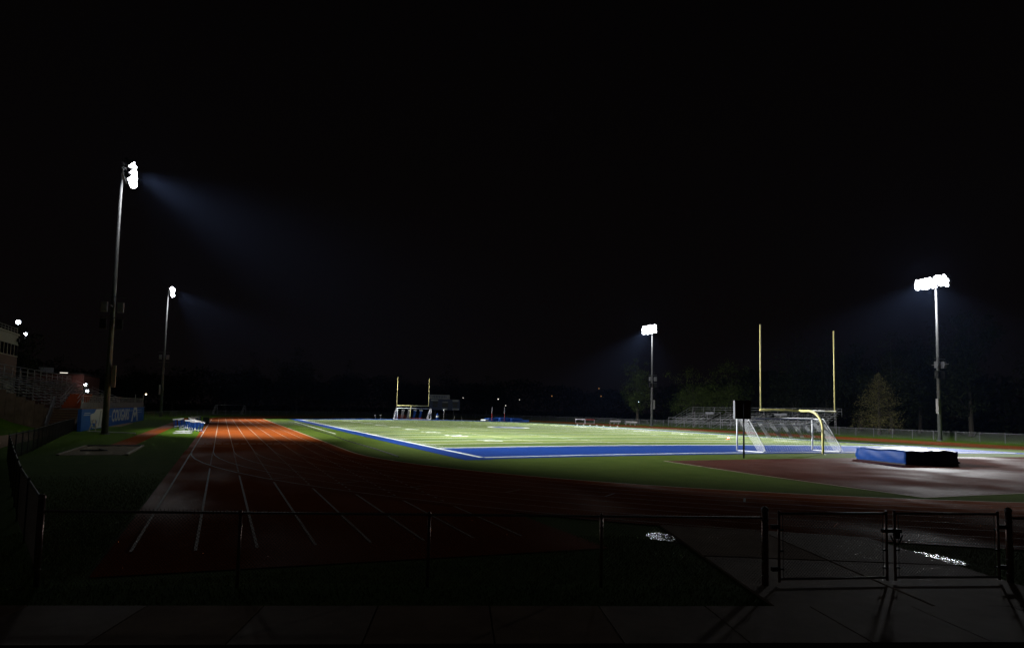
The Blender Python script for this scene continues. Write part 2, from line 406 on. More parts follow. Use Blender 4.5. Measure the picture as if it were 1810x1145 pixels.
#@@MORE@@
# ------------------------------------------------------------------ light towers
def tower(loc, h, zs, n_heads, half, sx, targets, label, power=1., box_side=1, gear=True, head_r=.36, aims=(), spill=1.):
    L = Vector(loc); t = thing('light_tower', loc, label, 'light tower', 'floodlight towers round the field')
    b = B(); b.tube([L, L+Vector((0, 0, h*.5)), L+Vector((0, 0, h))], [.27, .18, .1], 14); b.lathe(L, [(.42, 0), (.42, .05), (.36, .08)], 14); b.build('pole', M['pole'], t, smooth=True)
    for z in zs: B().box(L+Vector((sx*.18, 0, z)), (.12, 2*half+.5, .14)).build('crossarm', M['pole'], t)
    hb = sb = None
    tc = Vector((0, 0, 0))
    for tg in targets: tc += Vector(tg[:3])
    tc /= len(targets)
    k = 0
    for z in zs:
        for i in range(n_heads):
            y = -half+2*half*i/max(1, n_heads-1)
            c = Vector((sx*(.75+rnd.uniform(-.08, .12)), y+rnd.uniform(-.08, .08), z-.1+rnd.uniform(-.1, .1))); am = list(targets)+list(aims); tg = Vector(am[k % len(am)][:3]); k += 1
            d = (tg-(L+c)).normalized()
            # housing opens along +d; all heads share two meshes, turned to their own aim
            q = Vector((0, 0, 1)).rotation_difference(d)
            if hb is None:
                hb = B().lathe((0, 0, 0), [(.05, -.62), (.12, -.6), (.14, -.34), (.24, -.22), (head_r, 0), (head_r+.03, .04), (head_r, .04), (head_r-.03, 0)], 16).build('lamp_head', M['pole'], t, False, True)
                sb = B().lathe((0, 0, 0), [(head_r-.02, .0), (head_r*.85, .13), (head_r*.5, .22), (.001, .25)], 16).build('lens', M['lens'], hb, False, True)
                o, s = hb, sb
            else:
                o = share(hb, 'lamp_head', t, (0, 0, 0)); s = share(sb, 'lens', o, (0, 0, 0))
            o.location = c; o.rotation_mode = 'QUATERNION'; o.rotation_quaternion = q
    br = None
    for z in zs:
        for i in range(n_heads):
            y = -half+2*half*i/max(1, n_heads-1)
            if br is None: br = B().tube([(0, 0, 0), (sx*.35, 0, -.05)], .035, 6).build('head_bracket', M['pole'], t, False); br.location = (sx*.2, y, z)
            else: share(br, 'head_bracket', t, (sx*.2, y, z))
    if gear:
        g = L+Vector((sx*-.0, 0, 0))
        B().box(L+Vector((box_side*.42, -.15, h*.21)), (.3, .35, 1.9)).build('ballast_box', M['galv'], t)
        B().box(L+Vector((0, -.3, h*.465)), (.06, 2.3, .06), PI/2*.5*0).build('speaker_arm', M['pole'], t)
        for z in (h*.5, h*.425):
            B().box(L+Vector((0, -.3, z)), (2.0, .07, .07)).build('speaker_arm', M['pole'], t)
        for s, z in ((-1, h*.463), (1, h*.463), (-1, h*.40), (1, h*.40)):
            bb = B(); bb.box(L+Vector((s*.62, -.35, z)), (.5, .45, .85)); bb.box(L+Vector((s*.62, -.6, z+.1)), (.4, .06, .5))
            bb.build('loudspeaker', M['panel'] if z > h*.43 else M['dark'], t)
    for i, tg in enumerate(targets):
        ld = bpy.data.lights.new('floodlight_bank', 'SPOT'); ld.energy = LAMP_POWER*power*tg[4]; ld.color = LAMP_COLOR
        ld.spot_size = math.radians(tg[3]); ld.spot_blend = 1.; ld.shadow_soft_size = .6
        o = bpy.data.objects.new('floodlight_bank', ld); col.objects.link(o); o.parent = t
        o.location = (sx*1.25, 0, (zs[0]+zs[-1])/2)
        d = Vector(tg[:3])-(L+o.location); o.rotation_mode = 'QUATERNION'; o.rotation_quaternion = d.to_track_quat('-Z', 'Y')
        o.scale = (1, tg[5] if len(tg) > 5 else 1, 1)      # reflectors throw a flat, wide beam
    ld = bpy.data.lights.new('lamp_spill', 'POINT'); ld.energy = SPILL_POWER*spill; ld.color = LAMP_COLOR; ld.shadow_soft_size = 1.1
    o = bpy.data.objects.new('lamp_spill', ld); col.objects.link(o); o.parent = t; o.location = (sx*2.3, 0, (zs[0]+zs[-1])/2-.3)
    return t

tower((-23.6, 30.7, 0), 23.9, (22.75, 23.25, 23.75), 6, 1.4, 1, [(1, 40, 0, 92, .34), (24, 32, 0, 60, .8, .7), (18, 60, 0, 60, .7, .7), (18, 10, 0, 69, 1.0, .6)],
      'tall light tower nearest on the left, in front of the blue mural wall', 1., aims=((6, 0, 0), (8, 8, 0)), spill=.5)
tower((-24.9, 108.4, 0), 24.6, (23.6, 24.15, 24.65), 4, 1.1, 1, [(3, 86, 0, 66, .7, .8), (28, 94, 0, 62, .9, .55), (28, 108, 0, 46, .35, .5)],
      'left light tower farther off, beyond the end of the mural wall', .8, -1, aims=((4, 50, 0), (0, 30, 0)))
tower((70.5, 86.1, 0), 21.6, (20.15, 20.75, 21.3), 6, 2.1, -1, [(42, 78, 0, 76, .75, .42), (44, 62, 0, 70, .5, .42)],
      'right light tower farther off, left of the visitor bleachers', .9)
tower((71.5, 22.7, 0), 21.2, (20.3, 20.75, 21.15), 7, 1.9, -1, [(40, 32, 0, 76, .7, .42), (43, 3, 0, 76, .55, .38), (38, 46, 0, 66, .5, .4)],
      'right light tower nearest, standing at the fence right of the small pale tree', 1., -1, spill=2.8)

# ------------------------------------------------------------------ goals
def football_goal(loc, s, label):
    L = Vector(loc); z0 = L.z
    t = thing('football_goal', loc, label, 'goal post', 'yellow football goal posts')
    by = L.y; cb = L+Vector((0, 2.15*s, 3.03))
    pts = [L, L+Vector((0, 0, 1.75))]
    for a in range(1, 9):
        an = a/8*PI/2; pts.append(L+Vector((0, s*1.25*(1-math.cos(an)), 1.75+1.28*math.sin(an))))
    pts.append(L+Vector((0, 2.15*s, 3.03)))
    b = B(); b.tube(pts, .085, 14); b.build('gooseneck', M['yellow'], t, smooth=True)
    B().tube([cb+Vector((-3.62, 0, 0)), cb+Vector((3.62, 0, 0))], .075, 12).build('crossbar', M['yellow'], t, smooth=True)
    for q in (-1, 1):
        B().tube([cb+Vector((q*3.555, 0, .05)), cb+Vector((q*3.555, 0, 6.1))], .052, 10).build('upright', M['yellow'], t, smooth=True)
    B().lathe(L, [(.2, 0), (.2, .03), (.1, .06)], 12).build('base_collar', M['dark'], t)
    return t
football_goal((24.5, -2.15, .19), 1, 'yellow football goal post at the near end, largest in view')
football_goal((24.4, 111.9, .19), -1, 'small yellow football goal post at the far end of the field')

def net_panel(b, a, u, v, nu, nv, r, diag=True, sag=0.):
    """net over the quad a, a+u, a+v, a+u+v"""
    a = Vector(a); u = Vector(u); v = Vector(v)
    def P(s, t): return a+u*s+v*t+Vector((0, 0, -sag*math.sin(PI*s)*(1-t)))
    for i in range(-nv, nu):
        for sgn in (0, 1):
            pts = []
            for j in range(0, nv+1):
                s = (i+j)/nu
                if 0 <= s <= 1: pts.append(P(s if sgn == 0 else 1-s, j/nv))
            if len(pts) > 1:
                if sag == 0: pts = [pts[0], pts[-1]]
                else: pts = pts[::3]+([pts[-1]] if (len(pts)-1) % 3 else [])
                if len(pts) > 1: b.tube(pts, r, 3, False)
    return b

def soccer_goal(p0, p1, back, top, label, h=2.44, detail=True, frame='white'):
    p0 = Vector(p0); p1 = Vector(p1); bk = Vector(back); tp = Vector(top); H = Vector((0, 0, h)); m = M[frame]
    t = thing('soccer_goal', p0.lerp(p1, .5), label, 'soccer goal')
    rr = .06
    for p in (p0, p1): B().tube([p+Vector((0, 0, .03)), p+H], rr, 10).build('post', m, t, smooth=True)
    B().tube([p0+H, p1+H], rr, 10).build('crossbar', m if not detail else M['alu'], t, smooth=True)  # detailed goal: shade on the bar is put in as a darker material
    for p in (p0, p1):
        c = p+bk
        B().tube([p+H, p+H+tp, p+H+tp+Vector((0, 0, -.12))+(bk-tp)*.06, c+Vector((0, 0, .42))-bk*.02, c+Vector((0, 0, .2)), c-bk*.06+Vector((0, 0, .05)), p+Vector((0, 0, .05))], .035 if detail else .05, 8).build('side_frame', m, t, smooth=True)
    B().tube([p0+bk*.97+Vector((0, 0, .04)), p1+bk*.97+Vector((0, 0, .04))], .025, 6).build('ground_bar', m if not detail else M['dark'], t)
    if detail:
        b = B(); net_panel(b, p0+H+tp*.9, p1-p0, bk-tp*.9-H+Vector((0, 0, .1)), 44, 17, .0032, sag=.12)
        for p in (p0, p1): net_panel(b, p+H, tp*.8, bk*.75-H+Vector((0, 0, .1)), 8, 22, .0045)
        o = b.build('net', M['net'], t); o['kind'] = 'stuff'
        for k in range(6):
            s = .12+k*.145; b = B(); net_panel(b, p0.lerp(p1, s)+H*.86+tp, (p1-p0)*.05, bk*.35-H*.42, 8, 18, .0065); o = b.build('net_fold', M['net'], t); o['kind'] = 'stuff'
        b = B()
        pts = [p0.lerp(p1, i/24)+H*.93+tp+Vector((0, 0, -.26*math.sin(PI*i/24)+rnd.uniform(-.025, .025))) for i in range(25)]
        b.tube(pts, .03, 6); b.build('net_rope', M['net'], t)
    else:
        for k in range(2):
            p = (p0, p1)[k]; b = B(); net_panel(b, p+H, tp, bk-tp-H, 4, 10, .012); o = b.build('net', M['net'], t); o['kind'] = 'stuff'
    return t
soccer_goal((20.55, 2.0, .19), (27.87, 2.0, .2), (.5, -2.25, 0), (.15, -.95, 0), 'white soccer goal with hanging net behind the near goal post')
soccer_goal((21.2, 110.6, .19), (28.8, 110.6, .19), (-.3, 2.0, 0), (0, .8, 0), 'small white soccer goal under the far goal post', detail=False)
soccer_goal((-15.3, 153, 0), (-8.3, 160, 0), (-1.2, 1.6, 0), (-.5, .7, 0), 'dim distant soccer goal in the dark beyond the end of the track', h=2.44, detail=False, frame='alu')

# ------------------------------------------------------------------ play clock seen from behind
L = Vector((15.7, -4.2, .1)); t = thing('play_clock', L, 'black boxed play clock on a thin post, seen from behind', 'play clock')
B().tube([L-Vector((0, 0, .02)), L+Vector((0, 0, 3.5))], .055, 10).build('post', M['black'], t, smooth=True)
th = -.36
cb = Vector((L.x, L.y, 3.17)); cr = Vector((math.cos(th), math.sin(th), 0)); cf = Vector((-math.sin(th), math.cos(th), 0))
B().box(cb+cf*.24, (1.0, .3, 1.15), th).build('cabinet', M['black'], t)
B().box(cb+cf*.24-cr*.508, (.012, .29, 1.15), th).build('lit_side_plate', M['panel'], t)  # lamp light on the left side, put in as a paler plate
b = B(); b.box(cb+cf*.075+Vector((0, 0, .45)), (1.02, .03, .04), th); b.box(cb+cf*.075-Vector((0, 0, .45)), (1.02, .03, .04), th); b.build('mounting_bar', M['dark'], t)
B().box(cb+cf*.395, (.8, .01, .8), th).build('display', M['dark'], t)

# ------------------------------------------------------------------ high-jump landing mats
def cushion(b, x0, x1, y0, y1, z0, z1, seed, n=18):
    R = random.Random(seed); m = 6
    def top(x, y): return z1+.03*math.sin(x*2.1+seed)*math.cos(y*1.7)+.02*math.sin(x*5+y*3)
    vs = []
    for j in range(n+1):
        for i in range(n+1):
            x = x0+(x1-x0)*i/n; y = y0+(y1-y0)*j/n
            e = min(i, n-i, j, n-j); vs.append((x, y, top(x, y)-(.05 if e == 0 else 0)))
    b.add(vs, [(j*(n+1)+i, j*(n+1)+i+1, (j+1)*(n+1)+i+1, (j+1)*(n+1)+i) for j in range(n) for i in range(n)])
    per = [(x0+(x1-x0)*i/n, y0) for i in range(n)]+[(x1, y0+(y1-y0)*i/n) for i in range(n)]+[(x1-(x1-x0)*i/n, y1) for i in range(n)]+[(x0, y1-(y1-y0)*i/n) for i in range(n)]
    cx, cy_ = (x0+x1)/2, (y0+y1)/2; vs = []; N_ = len(per)
    for k in range(m+1):
        f = k/m
        for i, (x, y) in enumerate(per):
            o = .035*math.sin(PI*f)+.022*math.sin(i*.9+f*5+seed)*math.sin(PI*f)+.014*math.sin(i*2.3-f*9)
            dx = -o if x == x0 else (o if x == x1 else 0); dy = -o if y == y0 else (o if y == y1 else 0)
            zt = top(x, y)-.05; vs.append((x+dx, y+dy, z0+(zt-z0)*f))
    b.add(vs, [(k*N_+i, k*N_+(i+1) % N_, (k+1)*N_+(i+1) % N_, (k+1)*N_+i) for k in range(m) for i in range(N_)])
L = Vector((25., -7.9, .15)); t = thing('landing_mat', L, 'blue high jump landing mat with brightly lit top on the dark apron', 'landing mat')
for (a, c, s) in ((22.95, 25.0, 1), (25.06, 27.1, 5)):
    b = B(); cushion(b, a, c, -9.7, -5.75, .17, .9, s); o = b.build('cushion', M['blue'], t, smooth=True)
b = B(); n = 14; vs = []
for j in range(n+1):
    for i in range(n+1):
        x = 23.05+3.95*i/n; y = -9.62+3.8*j/n; vs.append((x, y, .945+.03*math.sin(x*2.1+1)*math.cos(y*1.7)+.02*math.sin(x*5+y*3)))
b.add(vs, [(j*(n+1)+i, j*(n+1)+i+1, (j+1)*(n+1)+i+1, (j+1)*(n+1)+i) for j in range(n) for i in range(n)]); b.build('glare_sheet', M['mat_glare'], t, smooth=True)
for q in ([(22.93, -9.72, .88), (22.93, -5.73, .88)], [(22.93, -9.73, .88), (27.1, -9.73, .88)], [(22.93, -9.73, .22), (22.93, -5.73, .22)], [(22.93, -9.73, .22), (27.1, -9.73, .22)]):
    B().tube([Vector(q[0]).lerp(Vector(q[1]), i/12)+Vector((0, 0, .012*math.sin(i*1.9))) for i in range(13)], .018, 6).build('piping', M['blue'], t)
B().box((25.0, -7.7, .14), (4.2, 4.0, .08)).build('base_pallet', M['black'], t)
b = B(); b.box((27.35, -9.3, .22), (.5, .25, .14)); b.tube([(27.2, -9.3, .2), (27.65, -9.3, .2)], .07, 8); b.build('trolley_handle', M['dark'], t)
t.location = (25.1, -8.14, .15); t.rotation_euler.z = math.radians(-7); t.scale = (.94, .97, 1)

# pole-vault pit and standards at the far end
t = thing('pole_vault_pit', (46, 113.5, .1), 'long blue pole vault landing pit beyond the far end zone', 'landing mat')
for (x0, x1, y0, y1, z1, s) in ((43.2, 45.6, 112.4, 115, .75, 2), (45.7, 48.2, 111.5, 115, .95, 3), (48.3, 51.2, 110.9, 114.5, .85, 4)):
    b = B(); cushion(b, x0, x1, y0, y1, .05, z1, s, 8); b.build('cushion', M['blue'], t, smooth=True)
b = B(); b.prism([(42.3, 111.8), (43.2, 112.4), (43.2, 114.8), (42.2, 114.8)], .05, .42); b.build('front_bun', M['wallwhite'], t)
b = B(); b.prism([(51.2, 110.9), (52.6, 110.2), (53, 112.5), (51.3, 114.2)], .05, .45); b.build('end_bun', M['blue'], t)
for k, (x, y) in enumerate(((43.6, 111.2), (46.6, 110.9))):
    t = thing('vault_standard', (x, y, .05), ('left' if k == 0 else 'right')+' upright of the pair of pole vault standards at the blue pit', 'vault standard', 'pole vault standards')
    b = B(); b.tube([(x, y, .05), (x, y, 2.2)], .05, 8); b.build('mast', M['red'], t); B().box((x, y, 2.6), (.14, .1, 1.5), ry=.06 if k == 0 else 0.).build('sleeve', M['galv'], t)
    B().box((x, y, .15), (.9, .7, .22)).build('base', M['board'] if k else M['blue'], t)

# ------------------------------------------------------------------ scoreboard and small things at the far end
t = thing('scoreboard', (37.3, 128, 0), 'dark blue unlit scoreboard with grey panels behind the far goal', 'scoreboard')
for x in (35, 39.8): B().box((x, 128.3, 1.5), (.25, .25, 3)).build('post', M['dark'], t)
B().box((37.35, 128, 3.7), (7.9, .35, 2.7)).build('cabinet', M['board'], t)
B().box((36.0, 128, 5.62), (5.2, .25, 1.05)).build('header_panel', M['panel'], t)
for k in range(9): B().box((34.2+.42*k, 127.86, 5.6), (.2, .03, .6)).build('header_block', M['board'], t)
for (x, z, sx_, sz, m) in ((34.6, 4.75, 1.9, .35, 'panel'), (40.1, 4.75, 1.6, .5, 'panel'), (37.4, 3.6, 1.6, 1.1, 'dark'), (37.3, 2.6, 1.4, .4, 'panel'), (40.2, 2.6, 1.7, .4, 'panel'),
                           (34.8, 3.3, 1.2, .5, 'dark'), (40., 3.3, 1.2, .5, 'dark'), (34.8, 4.1, 1.3, .7, 'dark'), (40., 4.0, 1.3, .7, 'dark'), (37.4, 4.3, 1.4, .2, 'panel')):
    B().box((x, 127.81, z), (sx_, .03, sz)).build('display_panel', M[m], t)
t = thing('post_lamp', (34.4, 119, .1), 'thin post with round white head in front of the scoreboard', 'post')
B().tube([(34.4, 119, .1), (34.4, 119, 2.1)], .05, 8).build('stem', M['galv'], t); B().lathe((34.4, 119, 2.1), [(.001, 0), (.2, .12), (.24, .28), (.16, .46), (.001, .5)], 12).build('head', M['white'], t, smooth=True)
t = thing('tackling_dummy', (33.6, 121.5, .1), 'blue upright tackling dummy with white band right of the far goal', 'tackling dummy')
B().lathe((33.6, 121.5, .1), [(.5, 0), (.5, .12), (.34, .16), (.36, 1.2), (.2, 1.5), (.001, 1.55)], 14).build('body', M['blue'], t, smooth=True)
B().lathe((33.6, 121.5, .1), [(.37, .5), (.375, .9)], 14).build('band', M['white'], t)
B().lathe((33.6, 121.5, .1), [(.22, 1.2), (.24, 1.42)], 14).build('band', M['white'], t)
t = thing('blocking_sled', (26.4, 121, .05), 'five-pad football blocking sled with red frame behind the far soccer goal', 'blocking sled')
for k in range(5):
    x = 23.4+k*1.5; y = 121+k*.2
    B().box((x, y, 1.15), (.55, .4, 1.9), rx=0, ry=.2).build('pad', M['panel'] if k < 3 else M['blue'], t)
    B().box((x+.25, y, 2.15), (.7, .3, .16), ry=.1).build('pad_cap', M['white'], t)
b = B(); b.box((24.4, 120.6, .5), (2.4, .12, .12)); b.box((24.4, 120.6, .9), (2.4, .12, .12)); b.box((26.4, 121.3, .3), (6.8, .15, .15)); b.build('frame', M['red'], t)
for k, (x, y) in enumerate(((17.2, 114.6), (18.5, 115.1))):
    t = thing('marker_stand', (x, y, .1), ('left' if k == 0 else 'right')+' one of two small white stands left of the far goal', 'marker stand', 'white stands left of the far goal')
    B().tube([(x, y, .1), (x, y, .95)], .03, 6).build('stem', M['galv'], t); B().box((x, y, .98), (.32, .2, .12)).build('top', M['white'], t); B().box((x, y, .13), (.35, .35, .06)).build('foot', M['white'], t)
for k, (x, y, a) in enumerate(((37.5, 121, .6), (40.3, 123, -.5))):
    t = thing('rake', (x, y, .05), ('pale stick leaning left' if k == 0 else 'second pale stick farther right')+' on the dark grass below the scoreboard', 'stick')
    B().tube([(x, y, .05), (x+.5*a, y, .95)], .035, 6).build('handle', M['cream'], t); B().box((x, y, .08), (.5, .08, .06)).build('head', M['galv'], t)

# training cone on the field
L = Vector((34.9, 19.9, zc(34.9, 19.9)+.04)); t = thing('training_cone', L, 'small orange and white object lying on the lit turf left of the near goal', 'cone')
B().box(L+Vector((0, 0, .02)), (.36, .36, .04)).build('base', M['orangecone'], t); B().lathe(L, [(.16, .03), (.1, .2), (.03, .34)], 12).build('body', M['orangecone'], t, smooth=True); B().lathe(L, [(.125, .14), (.085, .25)], 12).build('sleeve', M['white'], t)
# dark hose along the left of the field
b = B(); pts = []
for k in range(33):
    s = k/32; x = -4.9+1.2*s; y = .8+84*s; pts.append((x+.08*math.sin(k*.7), y, .05))
b.tube(pts, .035, 6); tag(b.build('hose', M['black']), 'thin dark hose lying on the green turf beside the track', 'hose')
t = B(); t.lathe((30.2, -1.6, zc(30.2, -1.6)+.03), [(.001, .03), (.3, .02), (.34, 0)], 20); tag(t.build('drain_cover', M['galv']), 'small round metal cover in the turf between goal post and landing mat', 'drain cover')

# ------------------------------------------------------------------ stacked hurdles, sheets, bin
def hurdle(loc, rz, label):
    t = thing('hurdle', loc, label, 'hurdle', 'blue and white hurdles beside the track', rz)
    b = B().box((0, 0, .98), (1.18, .03, .09)).build('bar', M['white'], t, False)
    for s in (-1, 1):
        B().box((s*.5, 0, .5), (.05, .04, .95)).build('upright', M['blue'], t, False)
        B().box((s*.5, -.33, .04), (.06, .72, .05)).build('foot', M['white'], t, False)
    for q in (-.3, 0, .3): B().box((q, .004, .5), (.14, .02, .84)).build('slat', M['blue'], t, False)
    B().box((0, 0, .2), (.98, .03, .06)).build('cross_rail', M['white'], t, False)
    return t
hp = [(-16.5, 36.2, .15), (-16.6, 38.1, -.4), (-17.0, 40.0, .9), (-17.5, 42.4, -.7), (-17.1, 44.6, .5), (-18.3, 46.6, 1.2), (-18.7, 49.0, .35), (-17.8, 50.6, -.9), (-17.6, 54.2, .8), (-17.5, 60.5, .4), (-17.3, 66., -.5)]
names = ['nearest', 'second', 'third', 'fourth', 'fifth', 'sixth', 'seventh', 'eighth', 'ninth', 'tenth', 'farthest']
h0 = hurdle((*hp[0][:2], .02), hp[0][2], 'nearest blue and white hurdle of the cluster beside the track')
for k in range(1, len(hp)): copy_tree(h0, (hp[k][0], hp[k][1], .02), hp[k][2], names[k]+' blue and white hurdle of the cluster beside the track').rotation_euler = (rnd.uniform(-.3, .15), rnd.uniform(-.22, .22), hp[k][2])
for k, (x, y, sx_, sy) in enumerate(((-17.6, 33.6, 1.5, 2.2), (-17.7, 38.0, 1.5, 2.4))):
    b = B(); vs = []; n = 12
    for j in range(n+1):
        for i in range(n+1):
            a = i/n*2-1; c = j/n*2-1; q = 1+.15*math.sin(5*math.atan2(c, a)+k)
            vs.append((x+a*sx_/2*q, y+c*sy/2*q, .02+rnd.uniform(.0, .12)*(1-max(abs(a), abs(c)))))
    b.add(vs, [(j*(n+1)+i, j*(n+1)+i+1, (j+1)*(n+1)+i+1, (j+1)*(n+1)+i) for j in range(n) for i in range(n)])
    tag(b.build('plastic_sheet', M['sheetw']), ('nearer' if k == 0 else 'farther')+' crumpled white sheet on the grass beside the hurdles', 'sheet', 'white sheets by the hurdles')
t = thing('trash_bin', (-16.2, 65.7, 0), 'dark green square bin at the left edge of the track', 'bin')
B().box((-16.2, 65.7, .44), (.78, .7, .86)).build('body', M['green'], t); B().box((-16.2, 65.7, .9), (.84, .76, .06)).build('lid', M['green'], t)
t = thing('vault_pole', (-23.5, 33, .04), 'long white pole lying on the grass before the mural wall', 'pole')
B().tube([(-25.6, 35.3, .06), (-21.3, 31.3, .06)], .045, 6).build('shaft', M['white'], t)
t = thing('ladder_frame', (-25.1, 35.4, 0), 'pale yellow A-shaped frame leaning on the mural wall', 'frame')
for a in (0, .5): B().tube([(-25.4+a, 34.6+a*.6, 0), (-25.3+a*.4, 36.0, 1.1)], .05, 6).build('leg', M['cream'], t)
B().box((-25.15, 35.3, .5), (.5, .06, .06)).build('rung', M['cream'], t)

# ------------------------------------------------------------------ benches and barriers beyond the track
for k, (x, y) in enumerate(((67.6, 96.6), (67.4, 89.6))):
    t = thing('team_bench', (x, y, 0), ('left' if k == 0 else 'right')+' one of two long silver benches beyond the far track', 'bench', 'silver benches beyond the track')
    B().box((x, y, .45), (.35, 4.6, .06)).build('seat', M['galv'], t); B().box((x+.25, y, .72), (.05, 4.6, .25)).build('backrest', M['galv'], t)
    for s in (-1.8, 0, 1.8): B().box((x, y+s, .22), (.35, .06, .42)).build('leg', M['galv'], t)
for k, (x, y) in enumerate(((61.5, 101.5), (62.2, 98.2))):
    t = thing('barrier', (x, y, 0), ('left' if k == 0 else 'right')+' one of two red and white barriers standing on the far track', 'barrier', 'barriers on the far track', -.45)
    B().box((0, 0, .95), (2.1, .06, .16)).build('top_board', M['red'] if k else M['white'], t, False)
    for s in (-1, 1): B().box((s*1.0, 0, .48), (.07, .07, .94)).build('leg', M['white'], t, False)
    B().box((0, 0, .12), (2.0, .05, .06)).build('foot_bar', M['galv'], t, False)
for k in range(7):
    x = 52.5+k*.35; y = 86.-k*2.
    tag(B().lathe((x, y, .03), [(.16, 0), (.15, .05), (.05, .14)], 10).build('disc_cone', M['white']), ['first', 'second', 'third', 'fourth', 'fifth', 'sixth', 'last'][k]+' small white disc from the left in the row on the far sideline', 'cone', 'white discs on the far sideline')

# ------------------------------------------------------------------ far perimeter fence
def diag_mesh(b, p0, p1, z0, z1, pitch, r, n=3):
    p0 = Vector((p0[0], p0[1], 0)); p1 = Vector((p1[0], p1[1], 0)); Ln = (p1-p0).length; d = (p1-p0)/Ln; H = z1-z0; k = -math.ceil(H/pitch)
    while k*pitch < Ln:
        for sgn in (1, -1):
            s0, s1, za, zb = k*pitch, k*pitch+H, z0, z1
            if s0 < 0: za = z0+(-s0); s0 = 0
            if s1 > Ln: zb = z1-(s1-Ln); s1 = Ln
            if s1-s0 > .01:
                if sgn < 0: a, c = Ln-s0, Ln-s1
                else: a, c = s0, s1
                b.tube([p0+d*a+Vector((0, 0, za)), p0+d*c+Vector((0, 0, zb))], r, n, False)
        k += 1
fpts = [(73.5, -30), (73.5, 104.5)]+[(CX+48.3*math.cos(a*PI/18), Y1+48.3*math.sin(a*PI/18)) for a in range(1, 19)]+[(-26.9, 86)]
t = thing('perimeter_fence', (73.5, 60, 0), 'long silver chain link fence running round the far side of the track', 'fence')
mb = B(); rb = B(); pst = None
for a, c in zip(fpts[:-1], fpts[1:]):
    a = Vector((*a, 0)); c = Vector((*c, 0)); Ln = (c-a).length; n = max(1, round(Ln/3.05))
    B().tube([a+Vector((0, 0, 1.2)), c+Vector((0, 0, 1.2))], .024, 6).build('top_rail', M['farsteel'], t)
    diag_mesh(mb, a, c, .03, 1.18, .23, .0075)
    for k in range(n):
        q = a.lerp(c, k/n)
        if pst is None: pst = B().tube([(0, 0, 0), (0, 0, 1.25)], .032, 6).build('post', M['farsteel'], t, False); pst.location = q-t.location
        else: share(pst, 'post', t, q-t.location)
o = mb.build('wire_mesh', M['farsteel'], t); o['kind'] = 'stuff'

# ------------------------------------------------------------------ visitor bleachers (right)
t = thing('visitor_bleachers', (78, 64, 0), 'low aluminium bleachers beyond the track behind the near goal', 'bleachers')
YA, YB = 46.5, 86.
B().box((75.3, (YA+YB)/2, .78), (1.2, YB-YA, .05)).build('walkway', M['alu'], t)
for z in (1.83, 1.35, 1.0): B().tube([(74.7, YA, z), (74.7, YB, z)], .045 if z > 1.5 else .03, 6).build('front_rail', M['alu'], t)
for k in range(15): y = YA+(YB-YA)*k/14; B().tube([(74.7, y, 0), (74.7, y, 1.83)], .035, 6).build('rail_post', M['alu'], t)
secs = [(YA, YA+12.8), (YA+14.2, YA+27.8), (YA+29.2, YB)]
for i in range(7):
    x = 76.2+i*.72; z = 1.0+i*.33
    for a, c in secs:
        B().box((x, (a+c)/2, z+.25), (.27, c-a, .04)).build('seat_plank', M['alu'], t)
        B().box((x-.38, (a+c)/2, z-.05), (.27, c-a, .04)).build('foot_plank', M['alu'], t)
for k in range(10):
    y = YA+1+(YB-YA-2)*k/9; b = B(); b.tube([(75.6, y, .6), (80.9, y, 3.1)], .05, 5); b.tube([(80.9, y, 0), (80.9, y, 3.1)], .05, 5); b.tube([(78, y, 0), (78, y, 1.7)], .05, 5); b.tube([(75.6, y, 0), (80.9, y, 2.6)], .035, 4); b.build('support_frame', M['galv'], t)
for z in (4.15, 3.7): B().tube([(81.1, YA, z), (81.1, YB, z)], .035, 6).build('back_rail', M['alu'], t)
for k in range(12): y = YA+(YB-YA)*k/11; B().tube([(81.1, y, 2.8), (81.1, y, 4.15)], .03, 6).build('rail_post', M['alu'], t)
for y in (YA, YB):
    for dz in (0, .5): B().tube([(75.6, y, 1.7-dz), (80.4, y, 4.1-dz), (81.1, y, 4.15-dz)], .035, 6).build('side_rail', M['alu'], t)
    for x in (76.5, 78, 79.5): B().tube([(x, y, .9), (x, y, 1.7+(x-75.6)*.5)], .03, 6).build('rail_post', M['alu'], t)
B().box((78.5, YA+30.6, 2.95), (.06, 2.6, .42)).build('notice_board', M['panel'], t)
B().box((78.5, YA+11.0, 2.95), (.06, 3.0, .42)).build('notice_board', M['panel'], t)

# ------------------------------------------------------------------ home stand (left)
WA = Vector((-26.26, 36.02, 0)); we = Vector((.86, 46.64, 0)).normalized(); wn = Vector((we.y, -we.x, 0))
def WP(s, z, o=0.): return WA+we*s+wn*o+Vector((0, 0, z))
t = thing('mural_wall', WA, 'blue painted retaining wall with white mural lettering beside the grass', 'wall')
rzw = math.atan2(we.y, we.x)
B().box(WP(23.3, 1.03, -.15), (46.6, .3, 2.06), rzw).build('wall_body', M['wallblue'], t)
B().box(WP(23.3, 2.09, -.15), (46.6, .34, .07), rzw).build('coping', M['conc'], t)
def wpoly(name, pts, m, o0, o1, par=t):
    b = B(); n = len(pts); vs = [WP(s, z, o0) for s, z in pts]+[WP(s, z, o1) for s, z in pts]
    b.add(vs, [tuple(range(n))[::-1], tuple(range(n, 2*n))]+[(i, (i+1) % n, n+(i+1) % n, n+i) for i in range(n)]); return b.build(name, m, par)
e_ = wpoly('emblem', [(7.05, 2.0), (10.7, 2.02), (14.3, 2.0), (14.6, 1.2), (14.4, .45), (13.0, .2), (10.9, .08), (7.85, .05), (6.55, .05), (5.43, .16), (4.7, .6), (4.3, .95), (4.15, 1.5), (5.0, 1.58), (5.93, 1.62), (6.5, 1.75)], M['wallwhite'], .0, .012)
